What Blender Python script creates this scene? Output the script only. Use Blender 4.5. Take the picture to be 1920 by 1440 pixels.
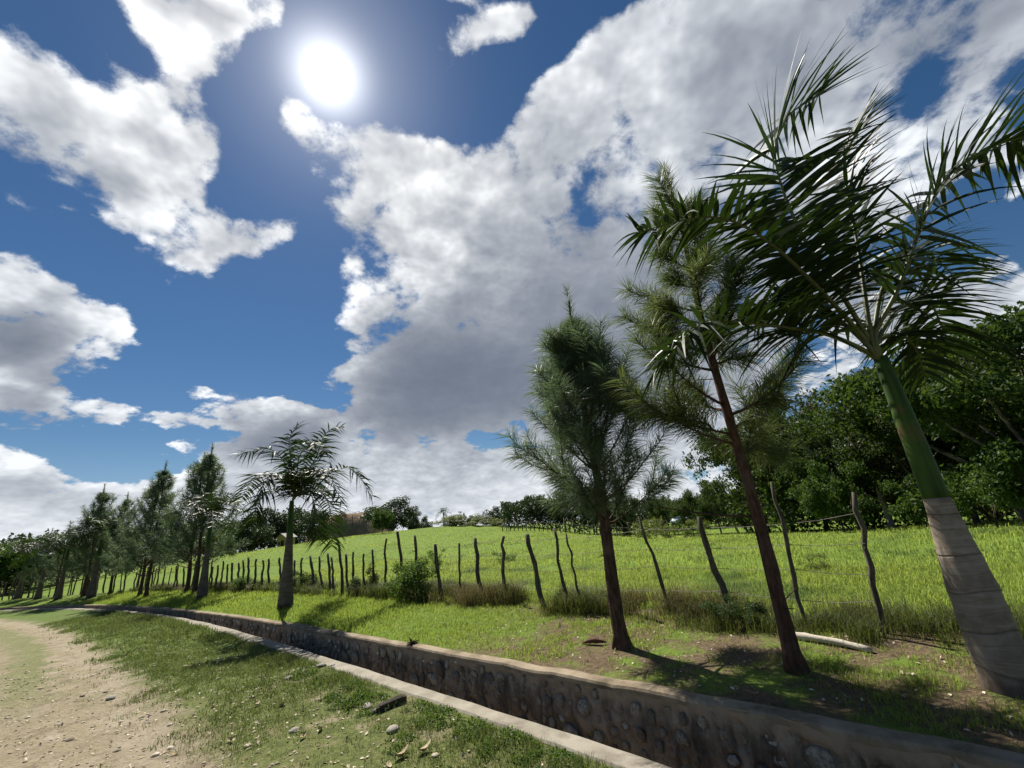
import bpy, bmesh, math, random
import numpy as np
from mathutils import Matrix, Vector
rng = np.random.default_rng(7)
random.seed(7)
for _o in list(bpy.data.objects): bpy.data.objects.remove(_o)
scene = bpy.context.scene
COL = scene.collection

# ------------------------------------------------------------------ camera
EYE = 1.6
PITCH, ROLL = math.radians(18.3), math.radians(-5.9)
_f = Vector((0, math.cos(PITCH), math.sin(PITCH)))
_r0 = Vector((1, 0, 0)); _u0 = _r0.cross(_f)
_r = _r0*math.cos(ROLL) + _u0*math.sin(ROLL)
_u = -_r0*math.sin(ROLL) + _u0*math.cos(ROLL)
cam_data = bpy.data.cameras.new('camera')
cam_data.sensor_fit = 'HORIZONTAL'; cam_data.sensor_width = 36.0; cam_data.lens = 15.0
cam_data.clip_start = 0.05; cam_data.clip_end = 5000
cam = bpy.data.objects.new('camera', cam_data); COL.objects.link(cam)
cam.matrix_world = Matrix(((_r.x, _u.x, -_f.x, 0), (_r.y, _u.y, -_f.y, 0), (_r.z, _u.z, -_f.z, EYE), (0, 0, 0, 1)))
scene.camera = cam

# ------------------------------------------------------------------ exposure
scene.view_settings.view_transform = 'Standard'
scene.view_settings.look = 'None'
scene.view_settings.exposure = 0.72
scene.view_settings.gamma = 1.0
scene.view_settings.use_curve_mapping = False
scene.cycles.max_bounces = 6; scene.cycles.diffuse_bounces = 3; scene.cycles.glossy_bounces = 2
scene.cycles.transmission_bounces = 3; scene.cycles.transparent_max_bounces = 4
scene.cycles.use_denoising = True
scene.cycles.sample_clamp_indirect = 6.0

# ------------------------------------------------------------------ sun
SUN_EL, SUN_AZ = math.radians(52.7), math.radians(-26.56)      # azimuth from +Y towards +X
SUN = Vector((math.cos(SUN_EL)*math.sin(SUN_AZ), math.cos(SUN_EL)*math.cos(SUN_AZ), math.sin(SUN_EL)))
sl = bpy.data.lights.new('sun', 'SUN'); sl.energy = 5.0; sl.angle = math.radians(0.5); sl.color = (1.0, 0.95, 0.86)
sun = bpy.data.objects.new('sun', sl); COL.objects.link(sun)
sun.rotation_euler = (-SUN).to_track_quat('-Z', 'Y').to_euler()
sun.location = (0, 0, 60)

# ------------------------------------------------------------------ world: Nishita sky with cumulus
world = bpy.data.worlds.new('World'); scene.world = world; world.use_nodes = True
wt = world.node_tree; wt.nodes.clear()
world.cycles.sampling_method = 'MANUAL'; world.cycles.sample_map_resolution = 512
def wn(t, **k):
    n = wt.nodes.new(t)
    for a, b in k.items(): setattr(n, a, b)
    return n
def wl(a, b): wt.links.new(a, b)
def wmath(op, a, b=None, c=None, clamp=False):
    n = wn('ShaderNodeMath', operation=op); n.use_clamp = clamp
    for i, v in enumerate((a, b, c)):
        if v is None: continue
        if isinstance(v, (int, float)): n.inputs[i].default_value = v
        else: wl(v, n.inputs[i])
    return n.outputs[0]
def wvec(op, a, b=None):
    n = wn('ShaderNodeVectorMath', operation=op)
    for i, v in enumerate((a, b)):
        if v is None: continue
        if isinstance(v, (tuple, list, Vector)): n.inputs[i].default_value = tuple(v)
        elif isinstance(v, (int, float)): n.inputs['Scale'].default_value = v
        else: wl(v, n.inputs['Scale' if (op == 'SCALE' and i == 1) else i])
    return n.outputs['Value'] if op in ('DOT_PRODUCT', 'LENGTH') else n.outputs[0]
def wsmooth(v, lo, hi, a=0.0, b=1.0):
    n = wn('ShaderNodeMapRange', interpolation_type='SMOOTHSTEP')
    wl(v, n.inputs[0]); n.inputs[1].default_value = lo; n.inputs[2].default_value = hi
    n.inputs[3].default_value = a; n.inputs[4].default_value = b
    return n.outputs[0]
def wmix(fac, a, b, blend='MIX'):
    n = wn('ShaderNodeMix', data_type='RGBA', blend_type=blend)
    for i, v in ((0, fac), (6, a), (7, b)):
        if isinstance(v, (int, float)): n.inputs[i].default_value = v
        elif isinstance(v, tuple): n.inputs[i].default_value = v + (1.0,)
        else: wl(v, n.inputs[i])
    return n.outputs[2]
def wnoise(vec, scale, detail, rough, lac=2.0):
    n = wn('ShaderNodeTexNoise', noise_dimensions='3D')
    wl(vec, n.inputs['Vector']); n.inputs['Scale'].default_value = scale
    n.inputs['Detail'].default_value = detail; n.inputs['Roughness'].default_value = rough; n.inputs['Lacunarity'].default_value = lac
    return n.outputs[0]
# cloud banks: azimuth, elevation, tilt (degrees), half sizes (radians), amount (negative: open blue)
BANKS = [
    (-5.9, 20.2, -4, 0.285, 0.186, 1.15), (-14.8, 17.8, -1, 0.153, 0.121, 1.1), (1.0, 26.8, -6, 0.247, 0.196, 1.1), (14.1, 17.8, -10, 0.237, 0.194, 1.1),
    (-35.9, 54.1, 7, 0.05, 0.032, 0.8), (-37.5, 51.4, -46, 0.032, 0.04, 0.7), (-30.5, 49.0, 19, 0.027, 0.017, 0.7), (-25.6, 46.4, -6, 0.045, 0.029, 0.8),
    (-52.5, 39.8, 7, 0.048, 0.048, 0.8), (-55.9, 42.9, 14, 0.029, 0.022, 0.6), (-0.3, 36.4, -5, 0.273, 0.26, 0.95), (8.5, 45.8, 21, 0.282, 0.103, 0.9),
    (17.1, 49.7, 24, 0.118, 0.059, 0.8), (-17.5, 45.9, 7, 0.114, 0.067, 0.95), (-19.1, 41.8, 7, 0.116, 0.091, 0.9), (-8.7, 23.9, -2, 0.231, 0.16, 0.9),
    (-19.7, 21.2, 1, 0.062, 0.083, 0.85), (-6.3, 14.5, -9, 0.296, 0.136, 0.9), (10.8, 28.3, -11, 0.264, 0.297, 0.95), (-19.8, 33.8, 44, 0.091, 0.095, 0.8),
    (-19.8, 28.6, 43, 0.058, 0.044, 0.7), (-12.7, 39.2, 2, 0.134, 0.14, 0.9), (22.2, 53.0, 19, 0.123, 0.051, 1.05), (11.9, 51.2, 22, 0.103, 0.048, 1.05),
    (-0.4, 56.9, 18, 0.133, 0.036, 1.15), (-8.7, 55.9, 3, 0.039, 0.031, 0.7), (-4.9, 60.3, 0, 0.037, 0.014, 0.9), (9.6, 58.9, 11, 0.053, 0.019, 0.7),
    (34.0, 47.1, -36, 0.101, 0.179, 0.95), (45.6, 42.7, -40, 0.177, 0.163, 0.95), (55.9, 37.7, -48, 0.153, 0.073, 0.85), (55.6, 26.6, -41, 0.082, 0.066, 0.85),
    (50.4, 30.4, -38, 0.079, 0.071, 0.7), (31.2, 34.6, -25, 0.175, 0.198, 0.9), (24.8, 39.9, 8, 0.087, 0.063, 0.8), (21.7, 20.4, -14, 0.264, 0.233, 0.9),
    (51.1, 13.4, 12, 0.112, 0.072, 0.95), (41.8, 19.1, -24, 0.167, 0.143, 0.8), (44.7, 32.9, -35, 0.154, 0.145, 0.85), (-46.4, 50.5, 34, 0.07, 0.055, 0.9),
    (-40.8, 53.5, 30, 0.099, 0.035, 0.95), (-33.9, 55.7, -5, 0.031, 0.033, 0.9), (-43.4, 48.5, 51, 0.067, 0.032, 0.9), (-39.2, 49.5, 27, 0.024, 0.031, 0.7),
    (-56.7, 39.3, 10, 0.051, 0.067, 0.95), (-52.9, 36.7, -4, 0.084, 0.048, 0.78), (-47.9, 38.0, 2, 0.11, 0.069, 0.92), (-49.3, 43.7, 55, 0.031, 0.056, 0.7),
    (-44.1, 41.5, -10, 0.078, 0.099, 0.9), (-45.7, 34.2, 11, 0.088, 0.045, 0.75), (-54.1, 32.3, 7, 0.051, 0.024, 0.7), (-57.9, 45.4, 32, 0.022, 0.017, 0.7),
    (-53.2, 45.4, 38, 0.012, 0.01, 0.5), (-31.4, 47.1, 19, 0.054, 0.043, 1.15), (-29.8, 44.3, 43, 0.042, 0.037, 1.1), (-33.6, 49.5, 22, 0.021, 0.016, 0.5),
    (-37.2, 33.8, 37, 0.137, 0.042, 1.1), (-40.3, 37.6, 50, 0.023, 0.039, 0.85), (-30.7, 37.2, 33, 0.05, 0.023, 0.8), (-41.0, 30.2, 17, 0.039, 0.028, 0.8),
    (-26.6, 38.5, 40, 0.064, 0.028, 0.7), (-50.8, 29.3, -20, 0.018, 0.013, 0.5), (-54.7, 28.7, -4, 0.02, 0.032, 0.7), (-53.8, 24.7, -9, 0.057, 0.038, 1.0),
    (-50.1, 24.0, -14, 0.078, 0.029, 1.0), (-46.8, 23.3, -13, 0.04, 0.018, 0.6), (-45.7, 19.3, -3, 0.047, 0.045, 0.95), (-51.4, 19.6, 14, 0.061, 0.062, 0.95),
    (-50.7, 15.9, -12, 0.058, 0.033, 0.9), (-46.5, 14.5, -26, 0.063, 0.023, 0.9), (-48.8, 25.1, 18, 0.016, 0.013, 0.5), (-37.3, 17.0, -1, 0.067, 0.018, 0.85),
    (-33.5, 14.9, -4, 0.081, 0.032, 0.9), (-27.8, 14.5, 1, 0.1, 0.05, 0.95), (-28.8, 11.3, 0, 0.117, 0.065, 0.95), (-39.7, 13.4, 3, 0.054, 0.021, 0.8),
    (-50.1, 9.3, -12, 0.051, 0.043, 0.95), (-46.9, 5.6, -15, 0.107, 0.04, 0.95), (-34.8, 7.8, -7, 0.138, 0.059, 0.7), (-40.1, 5.8, -3, 0.148, 0.037, 0.8),
    (-12.3, 7.3, 2, 0.375, 0.083, 0.95), (-23.2, 24.4, -60, 0.02, 0.016, 0.6), (-38.9, 10.7, 1, 0.047, 0.019, 0.5), (-33.4, 25.9, 18, 0.204, 0.115, -0.7),
    (-33.3, 19.8, -4, 0.164, 0.048, -0.7), (-15.6, 54.6, 8, 0.125, 0.072, -0.7), (-24.3, 50.7, 14, 0.075, 0.051, -0.5), (-33.8, 41.5, 18, 0.058, 0.06, -0.8),
    (-52.9, 46.0, -46, 0.037, 0.075, -0.75), (-35.7, 49.2, 3, 0.034, 0.088, -0.7), (22.4, 46.0, -64, 0.061, 0.02, -0.35), (-1.5, 52.0, 17, 0.133, 0.044, -0.9),
    (11.9, 55.3, -43, 0.026, 0.091, -0.7), (52.9, 35.2, -44, 0.029, 0.023, -0.75), (58.4, 30.9, -47, 0.019, 0.023, -0.5), (50.6, 31.9, -39, 0.033, 0.019, -0.4),
    (50.6, 21.0, 4, 0.069, 0.025, -0.7), (47.0, 21.3, -29, 0.054, 0.053, -0.3), (-3.6, 11.8, 5, 0.062, 0.027, -1.0), (-43.6, 10.5, -5, 0.104, 0.034, -0.8),
    (-42.5, 27.1, 15, 0.09, 0.057, -0.6), (-26.4, 34.3, -12, 0.039, 0.066, -0.5), (-19.1, 29.3, 4, 0.033, 0.023, -0.3), (-15.2, 34.1, 3, 0.034, 0.023, -0.3),
    (-53.5, 35.7, 3, 0.021, 0.008, -0.3),
]
# denser, greyer cores of the banks
CORES = [
    (-6.0, 18.8, -4, 0.248, 0.137, 0.9), (-12.7, 17.0, -2, 0.12, 0.098, 0.8), (4.1, 37.3, 11, 0.129, 0.09, 0.28), (-5.8, 30.7, -3, 0.097, 0.071, 0.2),
    (13.3, 21.5, -11, 0.262, 0.243, 0.6), (-52.6, 20.3, 16, 0.048, 0.041, 0.9), (-49.3, 17.6, 11, 0.035, 0.026, 0.6), (-50.4, 14.0, -14, 0.058, 0.02, 0.8),
    (-28.8, 11.3, 0, 0.097, 0.044, 0.9), (42.2, 42.1, -27, 0.155, 0.099, 0.3), (55.9, 37.7, -48, 0.153, 0.066, 0.4), (28.1, 24.1, -19, 0.183, 0.176, 0.55),
    (-51.4, 35.5, 9, 0.068, 0.025, 0.4), (-44.1, 53.3, 33, 0.058, 0.017, 0.6), (-9.1, 4.4, 1, 0.296, 0.035, 0.1), (-55.5, 37.7, 35, 0.033, 0.029, 0.35),
    (44.5, 20.3, -26, 0.107, 0.091, 0.4), (11.0, 44.9, 20, 0.093, 0.052, 0.15), (-19.1, 38.2, 6, 0.064, 0.043, 0.2), (-49.1, 7.1, -1, 0.044, 0.016, 0.4),
    (-34.2, 6.1, -3, 0.129, 0.025, 0.35),
]
AZ_SPAN, EL_SPAN = 80.0, 80.0
def bank_field(table, nu=97, nv=65):
    az, el = np.meshgrid(np.radians(np.linspace(-AZ_SPAN, AZ_SPAN, nu)), np.radians(np.linspace(0, EL_SPAN, nv)), indexing='ij')
    d = np.stack([np.cos(el)*np.sin(az), np.cos(el)*np.cos(az), np.sin(el)], -1)
    pos = np.zeros(az.shape); neg = np.zeros(az.shape); tot = np.zeros(az.shape)
    for a, e, t, s1, s2, w in table:
        a, e, t = np.radians([a, e, t])
        c = np.array([np.cos(e)*np.sin(a), np.cos(e)*np.cos(a), np.sin(e)])
        east = np.array([np.cos(a), -np.sin(a), 0]); up = np.array([-np.sin(e)*np.sin(a), -np.sin(e)*np.cos(a), np.cos(e)])
        t1 = east*np.cos(t) + up*np.sin(t); t2 = np.cross(c, t1)
        r2 = (d@t1/s1)**2 + (d@t2/s2)**2
        g = abs(w)*np.exp(-0.75*r2*r2**0.4)*((d@c) > 0)
        if w > 0: pos = np.maximum(pos, g); tot += g
        else: neg = np.maximum(neg, g)
    return 0.86*pos + 0.17*np.minimum(tot, 1.8) - neg - 0.03
def wcurves(vec, cols):
    n = wn('ShaderNodeRGBCurve'); wl(vec, n.inputs['Color'])
    for k in range(3):
        c = n.mapping.curves[k]; v = cols[k]; m = len(v)
        while len(c.points) < m: c.points.new(0.5, 0.5)
        for i in range(m):
            c.points[i].location = (i/(m-1), float(v[i])); c.points[i].handle_type = 'VECTOR'
    n.mapping.update()
    return n.outputs[0]
def bank_sum(uvec, vvec, table, rank):
    """how much cloud stands in a direction: the banks as sums of azimuth curve times elevation curve"""
    M = bank_field(table); A, S, B = np.linalg.svd(M, full_matrices=False)
    acc = None
    for k in range(0, rank, 3):
        fu = (A[:, k:k+3]*np.sqrt(S[k:k+3])).T; gv = (B[k:k+3].T*np.sqrt(S[k:k+3])).T
        ru = np.abs(fu).max()*1.001; rv = np.abs(gv).max()*1.001
        cu = wcurves(uvec, fu/(2*ru)+0.5); cv = wcurves(vvec, gv/(2*rv)+0.5)
        du = wvec('SUBTRACT', cu, (0.5,)*3); dv = wvec('SUBTRACT', cv, (0.5,)*3)
        dp = wmath('MULTIPLY', wvec('DOT_PRODUCT', du, dv), 4*ru*rv)
        acc = dp if acc is None else wmath('ADD', acc, dp)
    return acc
def sky_uv(d):
    s = wn('ShaderNodeSeparateXYZ'); wl(d, s.inputs[0])
    az = wmath('ARCTAN2', s.outputs[0], s.outputs[1]); el = wmath('ARCSINE', s.outputs[2])
    u = wmath('MULTIPLY_ADD', az, 1/(2*math.radians(AZ_SPAN)), 0.5); v = wmath('DIVIDE', el, math.radians(EL_SPAN))
    o = []
    for t in (u, v):
        c = wn('ShaderNodeCombineXYZ')
        for i in range(3): wl(t, c.inputs[i])
        o.append(c.outputs[0])
    return o
tc = wn('ShaderNodeTexCoord')
wdir = wvec('NORMALIZE', tc.outputs['Generated'])
sep = wn('ShaderNodeSeparateXYZ'); wl(wdir, sep.inputs[0])
elev = wmath('MAXIMUM', sep.outputs[2], 0.0)
stretch = wmath('DIVIDE', 1.0, wmath('ADD', elev, 0.42))
q = wvec('SCALE', wdir, stretch)
warp = wn('ShaderNodeTexNoise', noise_dimensions='3D'); wl(q, warp.inputs['Vector'])
warp.inputs['Scale'].default_value = 3.2; warp.inputs['Detail'].default_value = 3.0; warp.inputs['Roughness'].default_value = 0.6
woff = wvec('SCALE', wvec('SUBTRACT', warp.outputs['Color'], (0.5, 0.5, 0.5)), 0.11)
bdir = wvec('ADD', wdir, woff)
bu, bv = sky_uv(wvec('NORMALIZE', bdir))
banks = bank_sum(bu, bv, BANKS, 15)
cores = bank_sum(bu, bv, CORES, 9)
qw = wvec('ADD', q, wvec('SCALE', woff, 0.4))
n_main = wnoise(qw, 4.6, 10.0, 0.66)
n_sun = wnoise(wvec('ADD', qw, tuple(SUN*0.035)), 5.0, 4.0, 0.6)
n_low = wnoise(qw, 5.0, 4.0, 0.6)
vor = wn('ShaderNodeTexVoronoi', feature='F1'); wl(qw, vor.inputs['Vector'])
vor.inputs['Scale'].default_value = 9.0; vor.inputs['Detail'].default_value = 2.0; vor.inputs['Roughness'].default_value = 0.6
puff = wmath('SUBTRACT', 0.42, vor.outputs['Distance'])
n_open = wnoise(q, 1.7, 2.0, 0.5)
low_band = wsmooth(elev, 0.02, 0.24, 0.62, 0.0)
cover = wmath('MULTIPLY_ADD', wmath('SUBTRACT', n_open, 0.5), 0.5, banks)
cover = wmath('ADD', cover, low_band)
dens = wmath('MULTIPLY_ADD', wmath('SUBTRACT', n_main, 0.5), 3.1, cover)
dens = wmath('MULTIPLY_ADD', puff, 0.55, dens)
dens = wmath('SUBTRACT', dens, 0.085)
alpha = wsmooth(wmath('MULTIPLY', dens, wsmooth(elev, 0.10, 0.55, 1.9, 1.0)), -0.02, 0.46)
# light inside the cloud: thin edges and sun-facing puffs bright, thick cores grey
thick = wsmooth(dens, 0.25, 1.3)
relief = wmath('MULTIPLY', wmath('SUBTRACT', n_sun, n_low), 3.0)
relief = wmath('MULTIPLY_ADD', puff, -0.55, relief)
relief = wmath('MULTIPLY_ADD', wmath('SUBTRACT', 0.5, n_main), 1.15, relief)
shade = wmath('MULTIPLY_ADD', thick, 0.50, wmath('MULTIPLY', cores, 1.9))
relief = wmath('MULTIPLY', relief, wsmooth(cores, 0.1, 0.8, 1.0, 0.5))
shade = wmath('SUBTRACT', 1.0, wmath('EXPONENT', wmath('MULTIPLY', wmath('MAXIMUM', wmath('ADD', shade, relief), 0.0), wsmooth(elev, 0.06, 0.30, -0.65, -1.25))))
sdot = wvec('DOT_PRODUCT', wdir, tuple(SUN))
sdot = wmath('MAXIMUM', sdot, 0.0)
fwd = wmath('POWER', sdot, 9.0)
lit = wmix(fwd, (0.585, 0.61, 0.64), (0.74, 0.745, 0.74))
cloud_col = wmix(shade, lit, (0.080, 0.100, 0.140))
sky = wn('ShaderNodeTexSky', sky_type='NISHITA'); sky.sun_disc = False
sky.sun_elevation = SUN_EL; sky.sun_rotation = SUN_AZ
sky.altitude = 0; sky.air_density = 1.0; sky.dust_density = 0.1; sky.ozone_density = 3.0
hsv = wn('ShaderNodeHueSaturation'); wl(sky.outputs[0], hsv.inputs['Color'])
hsv.inputs['Saturation'].default_value = 1.22; hsv.inputs['Value'].default_value = 0.78
SKY_STRENGTH = 0.05
clear = wmix(wsmooth(elev, 0.0, 0.22, 0.8, 0.0), hsv.outputs[0], (3.6, 5.8, 8.6))
col = wmix(alpha, clear, wmix(1.0, cloud_col, (1/SKY_STRENGTH,)*3, 'MULTIPLY'))
# the sun itself, veiled by thin bright air
core = wsmooth(sdot, math.cos(math.radians(2.0)), math.cos(math.radians(0.5)))
halo = wmath('ADD', wmath('MULTIPLY', wmath('POWER', sdot, 700.0), 0.8), wmath('MULTIPLY', wmath('POWER', sdot, 90.0), 0.14))
glow = wmath('ADD', wmath('MULTIPLY', core, 5.0), halo)
glow = wmath('MULTIPLY', glow, 1/SKY_STRENGTH)
gc = wn('ShaderNodeCombineXYZ'); wl(glow, gc.inputs[0]); wl(wmath('MULTIPLY', glow, 1.0), gc.inputs[1]); wl(wmath('MULTIPLY', glow, 1.0), gc.inputs[2])
col = wmix(1.0, col, gc.outputs[0], 'ADD')
bg = wn('ShaderNodeBackground'); wl(col, bg.inputs[0]); bg.inputs[1].default_value = SKY_STRENGTH
wo = wn('ShaderNodeOutputWorld'); wl(bg.outputs[0], wo.inputs[0])

# ------------------------------------------------------------------ helpers
def mesh_np(name, V, quads=None, tris=None, smooth=False):
    V = np.asarray(V, np.float32).reshape(-1, 3)
    parts = []; 
    for F, k in ((quads, 4), (tris, 3)):
        if F is not None and len(F): parts.append((np.asarray(F, np.int32).reshape(-1, k), k))
    me = bpy.data.meshes.new(name)
    me.vertices.add(len(V)); me.vertices.foreach_set('co', V.ravel())
    nl = sum(p.size for p, _ in parts); nf = sum(len(p) for p, _ in parts)
    me.loops.add(nl); me.polygons.add(nf)
    me.loops.foreach_set('vertex_index', np.concatenate([p.ravel() for p, _ in parts]))
    tot = np.concatenate([np.full(len(p), k, np.int32) for p, k in parts])
    start = np.concatenate([[0], np.cumsum(tot)[:-1]]).astype(np.int32)
    me.polygons.foreach_set('loop_start', start); me.polygons.foreach_set('loop_total', tot)
    me.polygons.foreach_set('use_smooth', np.full(nf, smooth, dtype=bool))
    me.update(calc_edges=True); me.validate()
    return me
class MB:
    """collects shapes, then links them as one mesh object"""
    def __init__(self): self.V = []; self.Q = []; self.T = []; self.n = 0
    def add(self, V, Q=None, T=None):
        V = np.asarray(V, float).reshape(-1, 3)
        self.V.append(V)
        if Q is not None and len(Q): self.Q.append(np.asarray(Q, int).reshape(-1, 4) + self.n)
        if T is not None and len(T): self.T.append(np.asarray(T, int).reshape(-1, 3) + self.n)
        self.n += len(V); return self
    def mesh(self, name, smooth=False):
        return mesh_np(name, np.concatenate(self.V), np.concatenate(self.Q) if self.Q else None, np.concatenate(self.T) if self.T else None, smooth)
    def build(self, name, mat, parent=None, smooth=False, loc=None):
        return link(name, self.mesh(name, smooth), mat, parent, loc)
def link(name, me, mat=None, parent=None, loc=None):
    if mat is not None and not me.materials: me.materials.append(mat)
    o = bpy.data.objects.new(name, me); COL.objects.link(o)
    if parent is not None: o.parent = parent
    if loc is not None: o.location = loc
    return o
def tag(o, label=None, cat=None, group=None, kind=None):
    if label: o['label'] = label
    if cat: o['category'] = cat
    if group: o['group'] = group
    if kind: o['kind'] = kind
    return o
def thing(name, label, cat, loc=(0, 0, 0), rz=0.0, group=None, scale=1.0):
    o = bpy.data.objects.new(name, None); COL.objects.link(o)
    o.empty_display_size = 0.2; o.location = loc; o.rotation_euler = (0, 0, rz); o.scale = (scale,)*3
    return tag(o, label, cat, group)
def norm(v):
    v = np.asarray(v, float); return v/np.maximum(np.linalg.norm(v, axis=-1, keepdims=True), 1e-9)
def spline(P, m):
    """Catmull-Rom through the points, m samples"""
    P = np.asarray(P, float); P = np.vstack([2*P[0]-P[1], P, 2*P[-1]-P[-2]])
    n = len(P)-3; t = np.linspace(0, n, m); i = np.minimum(t.astype(int), n-1); u = (t-i)[:, None]
    a, b, c, d = P[i], P[i+1], P[i+2], P[i+3]
    return 0.5*((2*b) + (c-a)*u + (2*a-5*b+4*c-d)*u**2 + (3*b-a-3*c+d)*u**3)
def tube(path, rad, sides=8, cap=True, wob=0.0, rg=None):
    path = np.asarray(path, float); m = len(path); rad = np.broadcast_to(np.asarray(rad, float), (m,))
    tan = norm(np.gradient(path, axis=0))
    ref = np.array([1.0, 0, 0]) if abs(tan[0, 0]) < 0.8 else np.array([0, 1.0, 0])
    V = []
    for i in range(m):
        a = norm(ref - tan[i]*(ref@tan[i])); b = np.cross(tan[i], a); ref = a
        th = np.arange(sides)*2*math.pi/sides
        rr = rad[i]*np.ones(sides)
        if wob: rr = rr*(1 + wob*(rg if rg is not None else rng).normal(size=sides))
        V.append(path[i] + np.outer(np.cos(th)*rr, a) + np.outer(np.sin(th)*rr, b))
    V = np.concatenate(V)
    i, j = np.meshgrid(np.arange(m-1), np.arange(sides), indexing='ij'); j2 = (j+1) % sides
    Q = np.stack([i*sides+j, i*sides+j2, (i+1)*sides+j2, (i+1)*sides+j], -1).reshape(-1, 4)
    T = None
    if cap:
        V = np.vstack([V, path[0], path[-1]]); k = len(V); jj = np.arange(sides)
        T = np.vstack([np.stack([np.full(sides, k-2), (jj+1) % sides, jj], -1), np.stack([np.full(sides, k-1), (m-1)*sides+jj, (m-1)*sides+(jj+1) % sides], -1)])
    return V, Q, T
def grid_faces(a, b, wrap=False):
    i, j = np.meshgrid(np.arange(a-1), np.arange(b-1), indexing='ij')
    return np.stack([i*b+j, i*b+j+1, (i+1)*b+j+1, (i+1)*b+j], -1).reshape(-1, 4)
_perm = np.random.default_rng(3).random((64, 64))
def vnoise(x, y, sc):
    """smooth value noise, 0..1"""
    x = np.asarray(x, float)*sc; y = np.asarray(y, float)*sc
    i = np.floor(x).astype(int); j = np.floor(y).astype(int); u = x-i; v = y-j
    u = u*u*(3-2*u); v = v*v*(3-2*v); g = lambda a, b: _perm[a % 64, b % 64]
    return (g(i, j)*(1-u)+g(i+1, j)*u)*(1-v) + (g(i, j+1)*(1-u)+g(i+1, j+1)*u)*v
def fnoise(x, y, sc, oc=3):
    r = 0; a = 1; t = 0
    for k in range(oc): r = r + a*vnoise(np.asarray(x)+17.3*k, np.asarray(y)-9.1*k, sc*2**k); t += a; a *= 0.5
    return r/t

# ------------------------------------------------------------------ material helpers
class NT:
    def __init__(self, name):
        self.m = bpy.data.materials.new(name); self.m.use_nodes = True; self.t = self.m.node_tree; self.t.nodes.clear()
        self.out = self.n('ShaderNodeOutputMaterial')
    def n(self, t, **k):
        x = self.t.nodes.new(t)
        for a, b in k.items(): setattr(x, a, b)
        return x
    def l(self, a, b): self.t.links.new(a, b)
    def set(self, sock, v):
        if isinstance(v, (int, float)): sock.default_value = v
        elif isinstance(v, (tuple, list)): sock.default_value = tuple(v) + ((1.0,) if len(v) == 3 and sock.type == 'RGBA' else ())
        else: self.l(v, sock)
    def noise(self, scale, detail=4, rough=0.55, vec=None, color=False):
        x = self.n('ShaderNodeTexNoise'); self.set(x.inputs['Scale'], scale); self.set(x.inputs['Detail'], detail); self.set(x.inputs['Roughness'], rough)
        if vec is None: vec = self.pos()
        self.l(vec, x.inputs['Vector']); return x.outputs['Color' if color else 0]
    def pos(self):
        if not hasattr(self, '_p'): self._p = self.n('ShaderNodeTexCoord').outputs['Object']
        return self._p
    def wpos(self):
        if not hasattr(self, '_w'): self._w = self.n('ShaderNodeNewGeometry').outputs['Position']
        return self._w
    def ramp(self, v, lo, hi, a=0.0, b=1.0):
        x = self.n('ShaderNodeMapRange', interpolation_type='SMOOTHSTEP'); self.set(x.inputs[0], v)
        x.inputs[1].default_value = lo; x.inputs[2].default_value = hi; x.inputs[3].default_value = a; x.inputs[4].default_value = b; return x.outputs[0]
    def mix(self, f, a, b, blend='MIX'):
        x = self.n('ShaderNodeMix', data_type='RGBA', blend_type=blend); self.set(x.inputs[0], f); self.set(x.inputs[6], a); self.set(x.inputs[7], b); return x.outputs[2]
    def math(self, op, a, b=0.0, c=0.0, clamp=False):
        x = self.n('ShaderNodeMath', operation=op); x.use_clamp = clamp
        for i, v in enumerate((a, b, c)): self.set(x.inputs[i], v)
        return x.outputs[0]
    def attr(self, name): return self.n('ShaderNodeAttribute', attribute_name=name).outputs['Fac']
    def island(self): return self.n('ShaderNodeNewGeometry').outputs['Random Per Island']
    def objrand(self): return self.n('ShaderNodeObjectInfo').outputs['Random']
    def scaled(self, vec, s):
        x = self.n('ShaderNodeVectorMath', operation='MULTIPLY'); self.l(vec, x.inputs[0]); x.inputs[1].default_value = s; return x.outputs[0]
    def bump(self, h, strength=0.5, dist=0.02):
        x = self.n('ShaderNodeBump'); self.set(x.inputs['Strength'], strength); self.set(x.inputs['Distance'], dist); self.l(h, x.inputs['Height']); return x.outputs[0]
    def principled(self, col, rough=0.8, spec=0.3, normal=None):
        b = self.n('ShaderNodeBsdfPrincipled'); self.set(b.inputs['Base Color'], col); self.set(b.inputs['Roughness'], rough)
        self.set(b.inputs['Specular IOR Level'], spec)
        if normal is not None: self.l(normal, b.inputs['Normal'])
        return b.outputs[0]
    def finish(self, sh): self.l(sh, self.out.inputs[0]); return self.m
def leaf_mat(name, c1, c2, tcol, trans=0.35, rough=0.45, spec=0.35, patch=None, pscale=0.6):
    t = NT(name)
    col = t.mix(t.island(), c1, c2)
    tc = t.mix(t.island(), tcol, tuple(x*0.7 for x in tcol))
    if patch:
        f = t.ramp(t.noise(pscale, 3, 0.6), 0.52, 0.66)
        col = t.mix(f, col, patch); tc = t.mix(f, tc, tuple(x*1.8 for x in patch))
    sh = t.principled(col, rough, spec)
    tr = t.n('ShaderNodeBsdfTranslucent'); t.set(tr.inputs[0], tc)
    ms = t.n('ShaderNodeMixShader'); ms.inputs[0].default_value = trans; t.l(sh, ms.inputs[1]); t.l(tr.outputs[0], ms.inputs[2])
    return t.finish(ms.outputs[0])
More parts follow.
